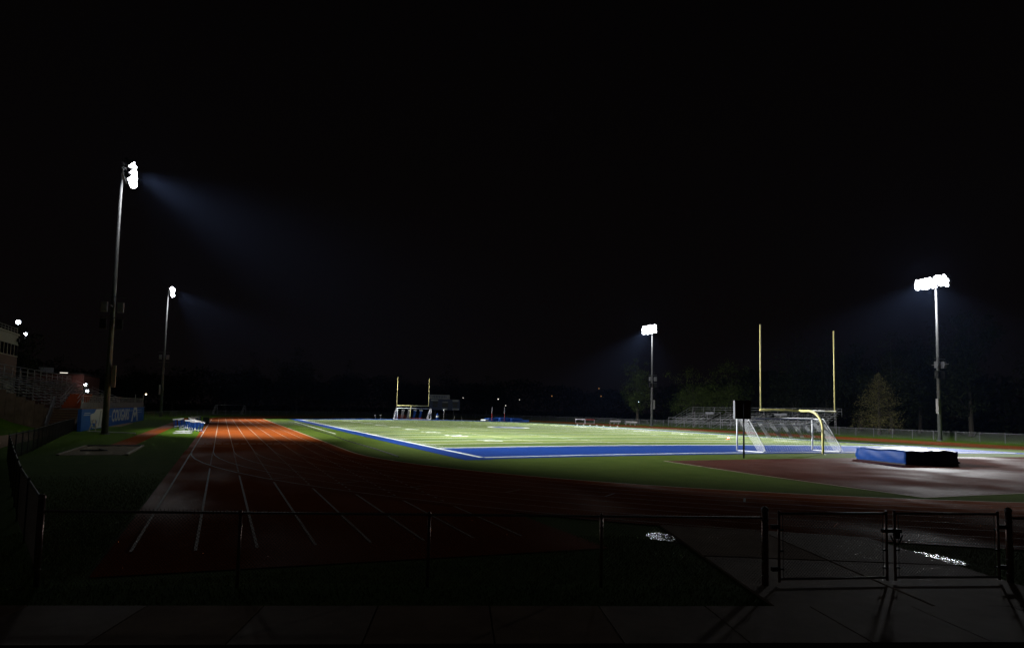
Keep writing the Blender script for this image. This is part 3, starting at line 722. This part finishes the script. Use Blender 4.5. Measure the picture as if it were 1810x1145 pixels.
wpoly('emblem_crescent', [(4.75, .98), (5.6, .66), (6.4, .58), (7.2, .66), (7.9, .95), (7.6, .5), (6.9, .28), (6.45, .12), (5.9, .3), (5.2, .58)], M['wallblue'], .012, .02)
for k, q in enumerate([(8.6, .25, 9.6, 1.85), (10.3, .2, 10.9, 1.8), (12.0, .3, 12.2, 1.85)]):
    wpoly('emblem_stroke', [(q[0], q[1]), (q[0]+.22, q[1]), (q[2]+.22, q[3]), (q[2], q[3])], M['rail'], .012, .018)
wpoly('logo_m', [(32.8, .12), (35.0, 2.03), (35.9, 2.05), (37.3, 2.05), (38.1, 2.0), (39.7, .12), (38.4, .12), (37.75, 1.15), (36.2, .62), (35.0, 1.15), (34.2, .12)], M['wallwhite'], .0, .012)
wpoly('logo_gap', [(35.3, 1.55), (36.2, 1.75), (37.3, 1.55), (36.2, 1.2)], M['wallblue'], .012, .018)
for s0, s1, z in ((1.2, 4.1, 1.62), (1.0, 3.9, 1.45), (15.1, 16.4, 1.1), (30.5, 34.4, 1.6), (38.6, 43.5, 1.62), (39.0, 43.8, 1.3)):
    wpoly('speed_line', [(s0, z), (s1, z), (s1, z+.05), (s0, z+.05)], M['wallwhite'], .0, .01)
tx = text('COUGARS', M['wallwhite'], t, (0, 0, 0), (PI/2, 0, rzw), 1.42, bold=.05, ext=.008, name='mural_lettering', width=13.8)
tx.location = WP(23.6, 1.1, .01)-WA; tx.data.shear = .18
# grey rail panels and pickets on top of the wall
for k in range(16): B().box(WP(1.45+2.9*k, 2.42, -.1), (2.84, .04, .56), rzw).build('rail_panel', M['rail'], t)
for k in range(47): B().box(WP(.3+1.0*k, 2.72, -.16), (.05, .05, 1.2), rzw).build('picket', M['galv'], t)
B().box(WP(23.3, 3.32, -.16), (46.6, .05, .05), rzw).build('hand_rail', M['galv'], t)
for s in (37.5, 46.4): B().tube([WP(s, 2, -.2), WP(s, 3.9, -.2)], .05, 6).build('end_post', M['galv'], t)
B().prism([(-25.8, 53), (-24.6, 50.6), (-24.75, 82), (-25.35, 82.4)], 0, .03); b = B(); b.prism([(-26.0, 50.2), (-24.7, 50.6), (-25.1, 66), (-25.65, 66)], -.02, .03); tag(b.build('wall_apron', M['conc']), kind='structure')

t = thing('stand_stairs', (-28.2, 38, 0), 'wooden steps with orange upper risers climbing to the stand beside the mural wall', 'stairs')
for k in range(9):
    B().box((-28.2, 37.9+.3*k, .1+.115*2*k/2*2), (2.3, .32, .05)).build('tread', M['tread'], t)
    B().box((-28.2, 37.77+.3*k, .23*k-.03), (2.3, .04, .2)).build('riser', M['brick'], t)
for k in range(5):
    B().box((-28.0, 42.2+.9*k, 2.22+.28*k), (2.0, .05, .3)).build('orange_riser', M['orange'], t)
    B().box((-28.0, 42.6+.9*k, 2.38+.28*k), (2.0, .8, .04)).build('upper_tread', M['orange'], t)
for sx_ in (-29.42, -26.98):
    b = B(); b.add([(sx_, 37.5, 0), (sx_, 37.5, .7), (sx_, 40.6, 3.2), (sx_, 40.6, 2.0), (sx_, 39, 0), (sx_+.12, 37.5, 0), (sx_+.12, 37.5, .7), (sx_+.12, 40.6, 3.2), (sx_+.12, 40.6, 2.0), (sx_+.12, 39, 0)],
                     [(0, 1, 2, 3, 4), (9, 8, 7, 6, 5), (0, 5, 6, 1), (1, 6, 7, 2), (2, 7, 8, 3), (3, 8, 9, 4)]); b.build('side_screen', M['rail'], t)
for sx_ in (-28.9, -27.5):
    for dz in (0, .45): B().tube([(sx_, 41, 2.6+dz), (sx_, 46.5, 4.1+dz)], .03, 6).build('hand_rail', M['alu'], t)

t = thing('home_stand', (-33, 68, 0), 'large dim stand of aluminium planks rising left behind the mural wall', 'bleachers')
B().box((-28.2, 71.2, 1.96), (2.6, 58, .1)).build('walkway', M['alu'], t)
secs = [(40.2, 46.8), (48.2, 61.), (62.4, 76.), (77.4, 91.), (92.4, 100.)]
for i in range(11):
    x = -29.75-.78*i; z = 2.2+.33*i
    for a, c in secs:
        B().box((x, (a+c)/2, z+.28), (.28, c-a, .05)).build('seat_plank', M['alu'], t)
        B().box((x+.38, (a+c)/2, z-.03), (.42, c-a, .04)).build('foot_plank', M['galv'], t)
    B().box((x+.1, 40.15, (z-.1)/2), (.76, .12, z-.12)).build('end_panel', M['conc2'], t)
for y0 in (47.5, 61.7, 76.7, 91.7):
    for i0 in (0, 3, 6, 9):
        x = -29.9-.78*i0; z = 2.4+.33*i0
        b = B(); b.tube([(x, y0, z), (x, y0, z+.95), (x-1.7, y0, z+.95+.72), (x-1.7, y0, z+.6)], .03, 6); b.tube([(x, y0, z+.5), (x-1.7, y0, z+1.22)], .025, 6); b.build('aisle_rail', M['alu'], t)
for i0 in (0, 2, 4, 6, 8):
    x = -29.5-.78*i0; z = 2.2+.33*i0
    b = B(); b.tube([(x, 40.1, z), (x, 40.1, z+1.15), (x-1.5, 40.1, z+1.8), (x-1.5, 40.1, z+.6)], .035, 6); b.tube([(x, 40.1, z+.6), (x-1.5, 40.1, z+1.25)], .03, 6); b.build('end_rail', M['alu'], t)
for k in range(16):
    y = 42+3.6*k; b = B(); b.tube([(-38.3, y, 0), (-38.3, y, 6.8)], .06, 5); b.tube([(-29.8, y, 1.9), (-38.3, y, 5.5)], .06, 5); b.build('support_frame', M['galv'], t)
for z in (6.9, 6.4): B().tube([(-38.35, 40.2, z), (-38.35, 100, z)], .035, 6).build('back_rail', M['alu'], t)

# press box
t = thing('press_box', (-44, 74, 0), 'tall cream press box with a row of dark windows above the stand', 'press box')
B().box((-44.2, 70.5, 6.0), (4.4, 21, 12.0)).build('wall', M['cream'], t)
B().box((-41.97, 70.5, 7.2), (.06, 20.9, 3.3)).build('brick_band', M['brick'], t)
B().box((-44.2, 70.5, 12.1), (4.7, 21.3, .25)).build('roof', M['cream'], t)
B().box((-41.95, 70.5, 8.95), (.12, 21, .12)).build('sill', M['cream'], t); B().box((-41.95, 70.5, 10.6), (.12, 21, .12)).build('lintel', M['cream'], t)
for k in range(12):
    y = 80.1-1.68*k; f = B().box((-41.965, y, 9.78), (.05, 1.2, 1.5)).build('window', M['glass'], t)
b = B()
for k in range(14): b.tube([(-42.1, 80.8-1.55*k, 12.2), (-42.1, 80.8-1.55*k, 12.95)], .03, 5)
for z in (12.6, 12.95): b.tube([(-42.1, 80.8, z), (-42.1, 60.5, z)], .03, 5)
b.build('roof_railing', M['galv'], t)
B().box((-41.8, 80.3, 11.3), (.3, .4, .5)).build('wall_lamp_box', M['dark'], t)

t = thing('brick_building', (-50, 128, 0), 'long dark red building behind the stand under the night sky', 'building')
B().box((-50.2, 130, 4.0), (20.8, 20, 8.0)).build('wall', M['redwall'], t); B().box((-50.2, 130, 8.08), (21.2, 20.4, .25)).build('roof', M['dark'], t)
B().box((-46.5, 122, 8.7), (2.2, 1.6, .9)).build('roof_unit', M['panel'], t)
B().box((-43.1, 119.85, 8.15), (1.3, .12, .12)).build('lamp_strip', M['dim'], t)

def street_light(x, y, z, m, r, label, e=0, cat='street lamp', side=.5):
    t = thing('street_lamp', (x, y, 0), label, cat, 'distant lamps in the dark')
    B().tube([(x, y, 0), (x, y, z+.25), (x+side*.8, y, z+.3)], .08, 6).build('pole', M['dark'], t)
    r *= .8
    B().lathe((x+side*.8-side*.8, y-.25, z), [(.001, -r), (r*.7, -r*.7), (r, 0), (r*.7, r*.7), (.001, r)], 12).build('lamp', M[m], t, smooth=True)
    if e:
        ld = bpy.data.lights.new('lamp_light', 'POINT'); ld.energy = e; ld.shadow_soft_size = .3; ld.color = (1, .93, .85)
        o = bpy.data.objects.new('lamp_light', ld); col.objects.link(o); o.parent = t; o.location = (0, -1.2, z)
    return t
street_light(-52, 123.6, 17.9, 'cool', .52, 'brightest lamp above the press box roof at the far left', 200)
street_light(-51.2, 125.9, 15.8, 'cool', .36, 'smaller white lamp just below the bright one over the press box')
street_light(-39.1, 118.6, 5.9, 'cool', .3, 'upper of two white lamps at the end of the red building', 60)
street_light(-38.8, 118.9, 4.7, 'cool', .33, 'lower of two white lamps at the end of the red building')
street_light(-40.3, 160, 6.7, 'dim', .14, 'tiny pale lamp seen just right of the nearest light tower')
street_light(-35.8, 200, 5.1, 'warm', .3, 'small yellow lamp seen left of the farther left light tower')
for k, (x, y, z, m, r) in enumerate(((65.2, 196, 6.6, 'dim', 0.17), (78.7, 196, 6.5, 'dim', 0.27), (81.7, 196, 4.2, 'dim', 0.2), (87.2, 196, 6.5, 'dim', 0.16), (100.5, 196, 8.2, 'amber', 0.26), (121.8, 196, 8.7, 'amber', 0.26), (120.8, 196, 11.7, 'amber', 0.29), (139.0, 196, 6.9, 'cool', 0.1))):
    street_light(x, y, z, m, r, ['faint lamp right of the scoreboard', 'brighter faint lamp above the pole vault standards', 'low faint lamp right of the pole vault standards', 'faint lamp farther right above the blue pit', 'dim orange lamp in the dark above the far turf', 'lower dim orange lamp above the two barriers', 'upper dim orange lamp above the two barriers', 'tiny white lamp between the tree and the right tower'][k])

# ------------------------------------------------------------------ dark mesh fence on the left
LF = [(-16.9, -25.4), (-17.15, -24.3), (-18.75, -18.4), (-20.6, -11.), (-23.4, .4)]
LF2 = [(-23.4, .4), (-24.0, 7.9), (-25.6, 23), (-26.9, 36.4)]
def link_fence(pts, label, m, post_m, pitch, r, h, gap=2.6, pr=.03, name='chain_link_fence', grp=None):
    o0 = Vector((*pts[0], 0)); t = thing(name, o0, label, 'fence', grp); mb = B(); first = None
    for a, c in zip(pts[:-1], pts[1:]):
        a = Vector((*a, 0)); c = Vector((*c, 0)); Ln = (c-a).length; n = max(1, round(Ln/gap))
        B().tube([a+Vector((0, 0, h)), c+Vector((0, 0, h))], .022, 8).build('top_rail', m, t)
        diag_mesh(mb, a, c, .04, h+.03, pitch, r)
        for k in range(n+1):
            if k == n and (c-Vector((*pts[-1], 0))).length > .01: continue
            q = a.lerp(c, k/n)
            if first is None: first = B().tube([(0, 0, 0), (0, 0, h+.04), (0, 0, h+.07)], [pr, pr, pr*.5], 8).build('post', post_m, t, False); first.location = q-o0
            else: share(first, 'post', t, q-o0)
    o = mb.build('wire_mesh', M['wire'] if m is M['galv'] else m, t); o['kind'] = 'stuff'; return t
link_fence(LF, 'dark chain link fence running away along the left edge from the corner post', M['galv'], M['dark'], .085, .0028, 1.22)
link_fence(LF2, 'black chain link fence along the spectator path up to the stairs', M['dark'], M['dark'], .11, .004, 1.2, 2.1)

# ------------------------------------------------------------------ front chain link fence and double gate
c0 = (-16.9, -25.42); gL = (-5.84, -29.08)
t = thing('front_fence', (*c0, 0), 'waist-high chain link fence across the foreground left of the gate', 'fence')
mb = B(); diag_mesh(mb, c0, gL, .05, 1.17, .057, .003)
a = Vector((*c0, 0)); c = Vector((*gL, 0)); dd = (c-a).normalized(); s = 0
kb = B()
while s < (c-a).length-.06:   # twisted wire ends above the rail
    q = a+dd*(s+.0285)+Vector((0, 0, 1.17)); kb.tube([q-dd*.012, q+dd*.006+Vector((0, 0, .03))], .002, 3); kb.tube([q+dd*.012, q-dd*.006+Vector((0, 0, .03))], .002, 3); s += .057
o = mb.build('wire_mesh', M['wire'], t); o['kind'] = 'stuff'; o = kb.build('wire_ends', M['wire'], t); o['kind'] = 'stuff'
nd = Vector((-dd.y, dd.x, 0))
B().tube([a+Vector((0, 0, 1.145))+nd*.03, c+Vector((0, 0, 1.145))+nd*.03], .021, 10).build('top_rail', M['galv'], t, smooth=True)
for (x, y, r, h) in ((-16.9, -25.42, .045, 1.38), (-14.02, -26.38, .028, 1.17), (-11.17, -27.31, .028, 1.17), (-8.46, -28.2, .028, 1.17)):
    b = B(); b.tube([(x, y, 0), (x, y, h-.03)], r, 12); b.lathe((x, y, h-.03), [(r*1.15, 0), (r*1.1, .03), (r*.5, .06), (.001, .065)], 12); p_ = b.build('post', M['warm_steel'], t, smooth=True)
    for z in (.25, .6, .95): B().lathe((x, y, z), [(r+.004, 0), (r+.006, .012), (r+.004, .024)], 10).build('tie_band', M['galv'], t)
def gate_post(x, y, label):
    t = thing('gate_post', (x, y, 0), label, 'gate post', 'thick posts of the double gate'); b = B(); b.tube([(x, y, -.02), (x, y, 1.28)], .055, 16); b.build('pipe', M['warm_steel'], t, smooth=True)
    B().lathe((x, y, 1.28), [(.06, -.02), (.06, .02), (.04, .05), (.001, .065)], 16).build('cap', M['galv'], t, smooth=True)
    for z in (.18, .42, .75, 1.1): B().lathe((x, y, z), [(.057, 0), (.062, .012), (.057, .024)], 14).build('band', M['galv'], t)
gate_post(-5.8, -29.09, 'thick steel gate post on the left of the double gate')
gate_post(-1.40, -30.33, 'thick steel gate post on the right of the double gate')
def gate_leaf(p, q, label, hinge_at_p):
    p = Vector((*p, 0)); q = Vector((*q, 0)); t = thing('gate_leaf', p, label, 'gate', 'leaves of the double gate'); d = (q-p).normalized(); z0, z1 = .13, 1.22
    b = B(); r = .022
    for e in (p, q): B().tube([e+Vector((0, 0, z0-.05)), e+Vector((0, 0, z1+.05))], r, 12).build('stile', M['warm_steel'], t, smooth=True)
    for z in (z0, z1): B().tube([p+Vector((0, 0, z)), q+Vector((0, 0, z))], r, 12).build('rail', M['galv'], t, smooth=True)
    for e, s in ((p, 1), (q, -1)):
        i = e+d*s*.07; B().tube([i+Vector((0, 0, z0)), i+Vector((0, 0, z1))], .006, 6).build('tension_bar', M['galv'], t)
        for z in (.3, .6, .95): B().box(e+d*s*.035+Vector((0, 0, z)), (.08, .05, .025), math.atan2(d.y, d.x)).build('clamp', M['dark'], t)
    mb = B(); diag_mesh(mb, p+d*.07, q-d*.07, z0+.01, z1-.01, .057, .003); o = mb.build('wire_mesh', M['wire'], t); o['kind'] = 'stuff'
    h = p if hinge_at_p else q; s = -1 if hinge_at_p else 1
    for z in (.3, 1.0): B().box(h+d*s*.07+Vector((0, 0, z)), (.14, .06, .07), math.atan2(d.y, d.x)).build('hinge', M['dark'], t)
    return t, d
gate_leaf((-5.56, -29.16), (-3.62, -29.66), 'left leaf of the closed chain link double gate', True)
gate_leaf((-3.47, -29.70), (-1.60, -30.27), 'right leaf of the closed chain link double gate', False)
t = thing('gate_latch', (-3.55, -29.7, .9), 'dark fork latch and hanging chain joining the two gate leaves', 'latch')
B().box((-3.55, -29.7, .93), (.34, .09, .06), -.26).build('fork', M['dark'], t); B().box((-3.5, -29.76, .86), (.1, .05, .12), -.26).build('lock', M['dark'], t)
b = B(); pts = [(-3.62+.018*k, -29.74-.005*k, .86-.16*math.sin(PI*k/12)) for k in range(13)]; b.tube(pts, .012, 6); b.build('chain', M['dark'], t)
link_fence([(-1.40, -30.33), (4, -32.1), (12, -34.7)], 'chain link fence continuing right of the gate post', M['galv'], M['warm_steel'], .057, .003, 1.15, 2.9)

# ------------------------------------------------------------------ puddles and grass blades
mw = bpy.data.materials.new('wet_film'); mw.use_nodes = True; nt = mw.node_tree; pb = nt.nodes['Principled BSDF']
pb.inputs['Base Color'].default_value = (.012, .012, .01, 1); pb.inputs['Roughness'].default_value = .06; pb.inputs['Specular IOR Level'].default_value = .6
nz = nt.nodes.new('ShaderNodeTexNoise'); nz.inputs['Scale'].default_value = 11; nz.inputs['Detail'].default_value = 2; bp = nt.nodes.new('ShaderNodeBump'); bp.inputs['Distance'].default_value = .02; bp.inputs['Strength'].default_value = .9
ge = nt.nodes.new('ShaderNodeNewGeometry'); nt.links.new(ge.outputs['Position'], nz.inputs[0]); nt.links.new(nz.outputs[0], bp.inputs['Height']); nt.links.new(bp.outputs[0], pb.inputs['Normal'])
for k, (pts, lb) in enumerate((([(-5.0, -24.35), (-4.6, -24.2), (-4.25, -24.6), (-4.3, -25.3), (-4.65, -26.2), (-4.85, -26.9), (-5.0, -26.2), (-4.85, -25.4), (-5.2, -24.9)], 'glittering puddle in the grass left of the gate path'),
                              ([(-.5, -27.55), (-.25, -28.1), (-.38, -28.8), (-.62, -29.15), (-.82, -28.95), (-.72, -28.35), (-.58, -27.85)], 'glittering puddle in the grass right of the gate path'))):
    b = B(); cxp = sum(p[0] for p in pts)/len(pts); cyp = sum(p[1] for p in pts)/len(pts)
    fine = []
    for i in range(len(pts)):
        p, q = Vector(pts[i]), Vector(pts[(i+1) % len(pts)])
        for s in range(4): r_ = p.lerp(q, s/4); fine.append((r_.x+rnd.uniform(-.05, .05), r_.y+rnd.uniform(-.05, .05)))
    n = len(fine); b.add([(cxp, cyp, .012)]+[(x, y, .012) for x, y in fine], [(0, 1+i, 1+(i+1) % n) for i in range(n)])
    tag(b.build('puddle', mw), lb, 'puddle', 'puddles beside the gate path')

def blades(name, region, count, h0, h1, seed, parent=None):
    R = random.Random(seed); b = B(); k = 0; vs = []; fs = []
    while k < count:
        x, y = region(R)
        if x is None: continue
        a = R.uniform(0, 2*PI); h = R.uniform(h0, h1); wd = R.uniform(.003, .007); lx, ly = R.uniform(-.6, .6)*h, R.uniform(-.6, .6)*h; n = len(vs)
        ca, sa = math.cos(a)*wd, math.sin(a)*wd
        vs += [(x-ca, y-sa, 0), (x+ca, y+sa, 0), (x+lx*.4+ca*.7, y+ly*.4+sa*.7, h*.6), (x+lx, y+ly, h)]; fs += [(n, n+1, n+2), (n, n+2, n+3)]; k += 1
    b.v = vs; b.f = fs; return tag(b.build(name, M['blade']), kind='stuff')
def reg_main(R):
    u = R.uniform(-18, 9); v = R.uniform(-8.5, 2.2)
    # along the fence line; v across it
    p = Vector((-16.9, -25.42))+sd*(u+17)*1.0+sn*(-v if v < 0 else v)*1.0
    p = Vector((-16.9, -25.42))+sd*R.uniform(-3, 26)+sn*R.uniform(-4.6, 2.9)
    x, y = p
    # keep off the sidewalk, the gate path, the chute and the track
    dperp = (p-S0).dot(sn)
    if -.03 < dperp < 1.66: return None, None
    if -16.4 < x < -6.8 and y > -25.55: return None, None
    if (x-CX)**2+(y-Y0)**2 < (RO+.45)**2: return None, None
    uu = (x-(-3.95+(-2.6)*((-23.35-y)/6.6)))
    lx = A_.x+(D_.x-A_.x)*((A_.y-y)/(A_.y-D_.y)); rx = B_.x+(C_.x-B_.x)*((B_.y-y)/(B_.y-C_.y))
    if lx-.02 < x < rx+.02: return None, None
    return x, y
blades('grass_blades', reg_main, 30000, .02, .06, 3)
def reg_left(R):
    x = R.uniform(-22, -16.3); y = R.uniform(-25, -5)
    if x < -16.9-(y+25.4)*.25 or R.random() < sstep(-18, -5, y): return None, None
    return x, y
blades('grass_blades', reg_left, 15000, .02, .06, 4)

# ------------------------------------------------------------------ trees
def tree_template(name, h, rad, kind, seed, leaf_m, loc, label, cat='tree', grp=None):
    R = random.Random(seed); t = thing(name, loc, label, cat, grp); L = Vector((0, 0, 0))
    tb = B(); lean = R.uniform(-.3, .3)
    top = h*(.55 if kind == 'round' else .97)
    tb.tube([(0, 0, 0), (lean*.4, 0, top*.4), (lean, 0, top)], [h*.02+.06, h*.014+.04, .04 if kind != 'round' else .08], 8)
    limbs = []
    if kind == 'round':
        for i in range(22):
            a = R.uniform(0, 2*PI); z0 = h*R.uniform(.12, .5); rr = rad*R.uniform(.5, .95); z1 = min(h*.93, z0+h*R.uniform(.06, .42))
            limbs.append((Vector((lean*z0/top, 0, z0)), Vector((rr*math.cos(a), rr*math.sin(a), z1))))
        limbs.append((Vector((lean, 0, top)), Vector((lean, 0, h*.95))))
    else:
        for i in range(64):
            f = i/63; z0 = h*(.1+.86*f); a = i*2.4+R.uniform(-.3, .3); rr = rad*(1-f)**.8*R.uniform(.8, 1.1)+.1
            limbs.append((Vector((lean*f, 0, z0)), Vector((rr*math.cos(a), rr*math.sin(a), z0+rr*(.35 if f > .3 else .05)))))
    for a, c in limbs: tb.tube([a, a.lerp(c, .5)+Vector((0, 0, (c-a).length*.06)), c], [.07, .04, .015], 4, False)
    tb.build('trunk', M['bark'], t, False)
    vs = []; fs = []
    def leafq(p, s):
        n = len(vs); d1 = Vector((R.gauss(0, 1), R.gauss(0, 1), R.gauss(0, 1))).normalized(); d2 = d1.cross(Vector((R.gauss(0, 1), R.gauss(0, 1), R.gauss(0, 1)))).normalized()
        vs.extend([p-d1*s, p+d2*s*.45, p+d1*s, p-d2*s*.45]); fs.append((n, n+1, n+2, n+3))
    if kind == 'round':
        for a, c in limbs:
            for q in range(6):
                e = a.lerp(c, R.uniform(.35, 1.08))+Vector((R.gauss(0, 1), R.gauss(0, 1), R.gauss(0, .8)))*rad*.16; cr = rad*R.uniform(.08, .2)
                for _ in range(46): leafq(e+Vector((R.gauss(0, 1), R.gauss(0, 1), R.gauss(0, .8)))*cr, R.uniform(.1, .22)*(1.5 if h > 16.8 else 1))
    else:
        for a, c in limbs:
            ln = (c-a).length
            for _ in range(int(20+ln*26)):
                e = a.lerp(c, R.uniform(.12, 1.05)); s = .12+.1*ln; leafq(e+Vector((R.gauss(0, s), R.gauss(0, s), R.gauss(0, s*.7))), R.uniform(.07, .14))
    b = B(); b.v = [tuple(v) for v in vs]; b.f = fs; b.build('crown', leaf_m, t, False)
    return t
G1 = 'dark trees of the wood behind the right fence'; G2 = 'black trees along the far left horizon'
tree_template('conifer_tree', 10.4, 4.3, 'cone', 11, M['leaf2'], (86, 43.4, 0), 'pale feathery pyramid tree alone behind the right fence')
ta = tree_template('slender_tree', 16.5, 3.6, 'round', 21, M['leaf'], (78, 103, 0), 'tall thin grey-green tree left of the farther right tower')
tb_ = tree_template('leafy_tree', 13.0, 5.2, 'round', 31, M['leaf'], (84.5, 90, 0), 'bright green tree just right of the farther right tower')
copy_tree(tb_, (88, 82, 0), 2.1, 'taller green tree behind the left end of the visitor bleachers', (1, 1, 1.08))
td = tree_template('wood_tree', 20, 6.5, 'round', 41, M['leaf3'], (97, 72, 0), 'first dark tree of the wood right of the green trees', grp=G1)
te = tree_template('wood_tree', 18, 5., 'round', 51, M['leaf3'], (106, 64, 0), 'second dark tree of the wood, narrower, behind the bleachers', grp=G1)
ords = ['third', 'fourth', 'fifth', 'sixth', 'seventh', 'eighth', 'ninth', 'tenth', 'eleventh', 'twelfth', 'thirteenth', 'fourteenth', 'last']
for k in range(12):
    y = 80-k*9.5; x = 99+9*math.sin(k*1.9)+ (6 if k % 2 else 0)
    copy_tree((td, te)[k % 2], (x, y-14, 0), k*1.3, ords[k]+' dark tree of the wood counted from the left behind the right fence', (1, 1, 1+.16*math.sin(k*2.7)))
tf = tree_template('far_tree', 17, 7.5, 'round', 61, M['leaf3'], (-88, 212, 0), 'first black tree from the left on the far horizon', grp=G2)
for k in range(15):
    x = -72+k*11.5+rnd.uniform(-3, 3); y = 205+rnd.uniform(-10, 22)
    sc_ = 1.3 if k == 7 else rnd.uniform(.75, 1.02)
    copy_tree(tf if k % 3 else td, (x, y, 0), k*1.1, (['second']+ords+['fifteenth', 'sixteenth'])[k if k < 13 else k+1 if k+1 < 16 else 15]+' black tree from the left on the far horizon', (1.1, 1.1, sc_))
copy_tree(te, (-47, 100, 0), .4, 'dim tree behind the press box corner at far left', (.8, .8, .85))

def wood_mass(name, pts, h0, h1, dens, seed):
    R = random.Random(seed); vs = []; fs = []
    for (x0, y0), (x1, y1) in zip(pts[:-1], pts[1:]):
        n = int(math.hypot(x1-x0, y1-y0)*dens)
        for _ in range(n):
            u = R.random(); x = x0+(x1-x0)*u; y = y0+(y1-y0)*u
            hh = h0+(h1-h0)*(.5+.3*math.sin(x*.11+y*.07)+.2*math.sin(x*.37+y*.23+1))
            p = Vector((x+R.gauss(0, 3), y+R.gauss(0, 3), hh*R.random()**.8+R.uniform(0, 1))); sz = R.uniform(.35, .8); m_ = len(vs)
            d1 = Vector((R.gauss(0, 1), R.gauss(0, 1), R.gauss(0, 1))).normalized(); d2 = d1.cross(Vector((R.gauss(0, 1), R.gauss(0, 1), 1))).normalized()
            vs += [p-d1*sz, p+d2*sz*.5, p+d1*sz, p-d2*sz*.5]; fs.append((m_, m_+1, m_+2, m_+3))
    b = B(); b.v = [tuple(v) for v in vs]; b.f = fs; tag(b.build(name, M['leaf3']), kind='stuff')
wood_mass('far_wood', [(-150, 180), (-60, 226), (60, 232), (150, 215)], 9, 15, 110, 71)
wood_mass('far_wood', [(118, 150), (122, 60), (118, -40)], 8, 15, 110, 72)

# ------------------------------------------------------------------ haze
hz = B().box((40, 100, 17), (560, 520, 36)); mh = bpy.data.materials.new('haze'); mh.use_nodes = True; nt = mh.node_tree; nt.nodes.clear()
pv = nt.nodes.new('ShaderNodeVolumePrincipled'); pv.inputs['Color'].default_value = (.33, .48, .95, 1); pv.inputs['Density'].default_value = HAZE; pv.inputs['Anisotropy'].default_value = .7
oo = nt.nodes.new('ShaderNodeOutputMaterial'); nt.links.new(pv.outputs[0], oo.inputs['Volume'])
tag(hz.build('haze', mh), kind='stuff')
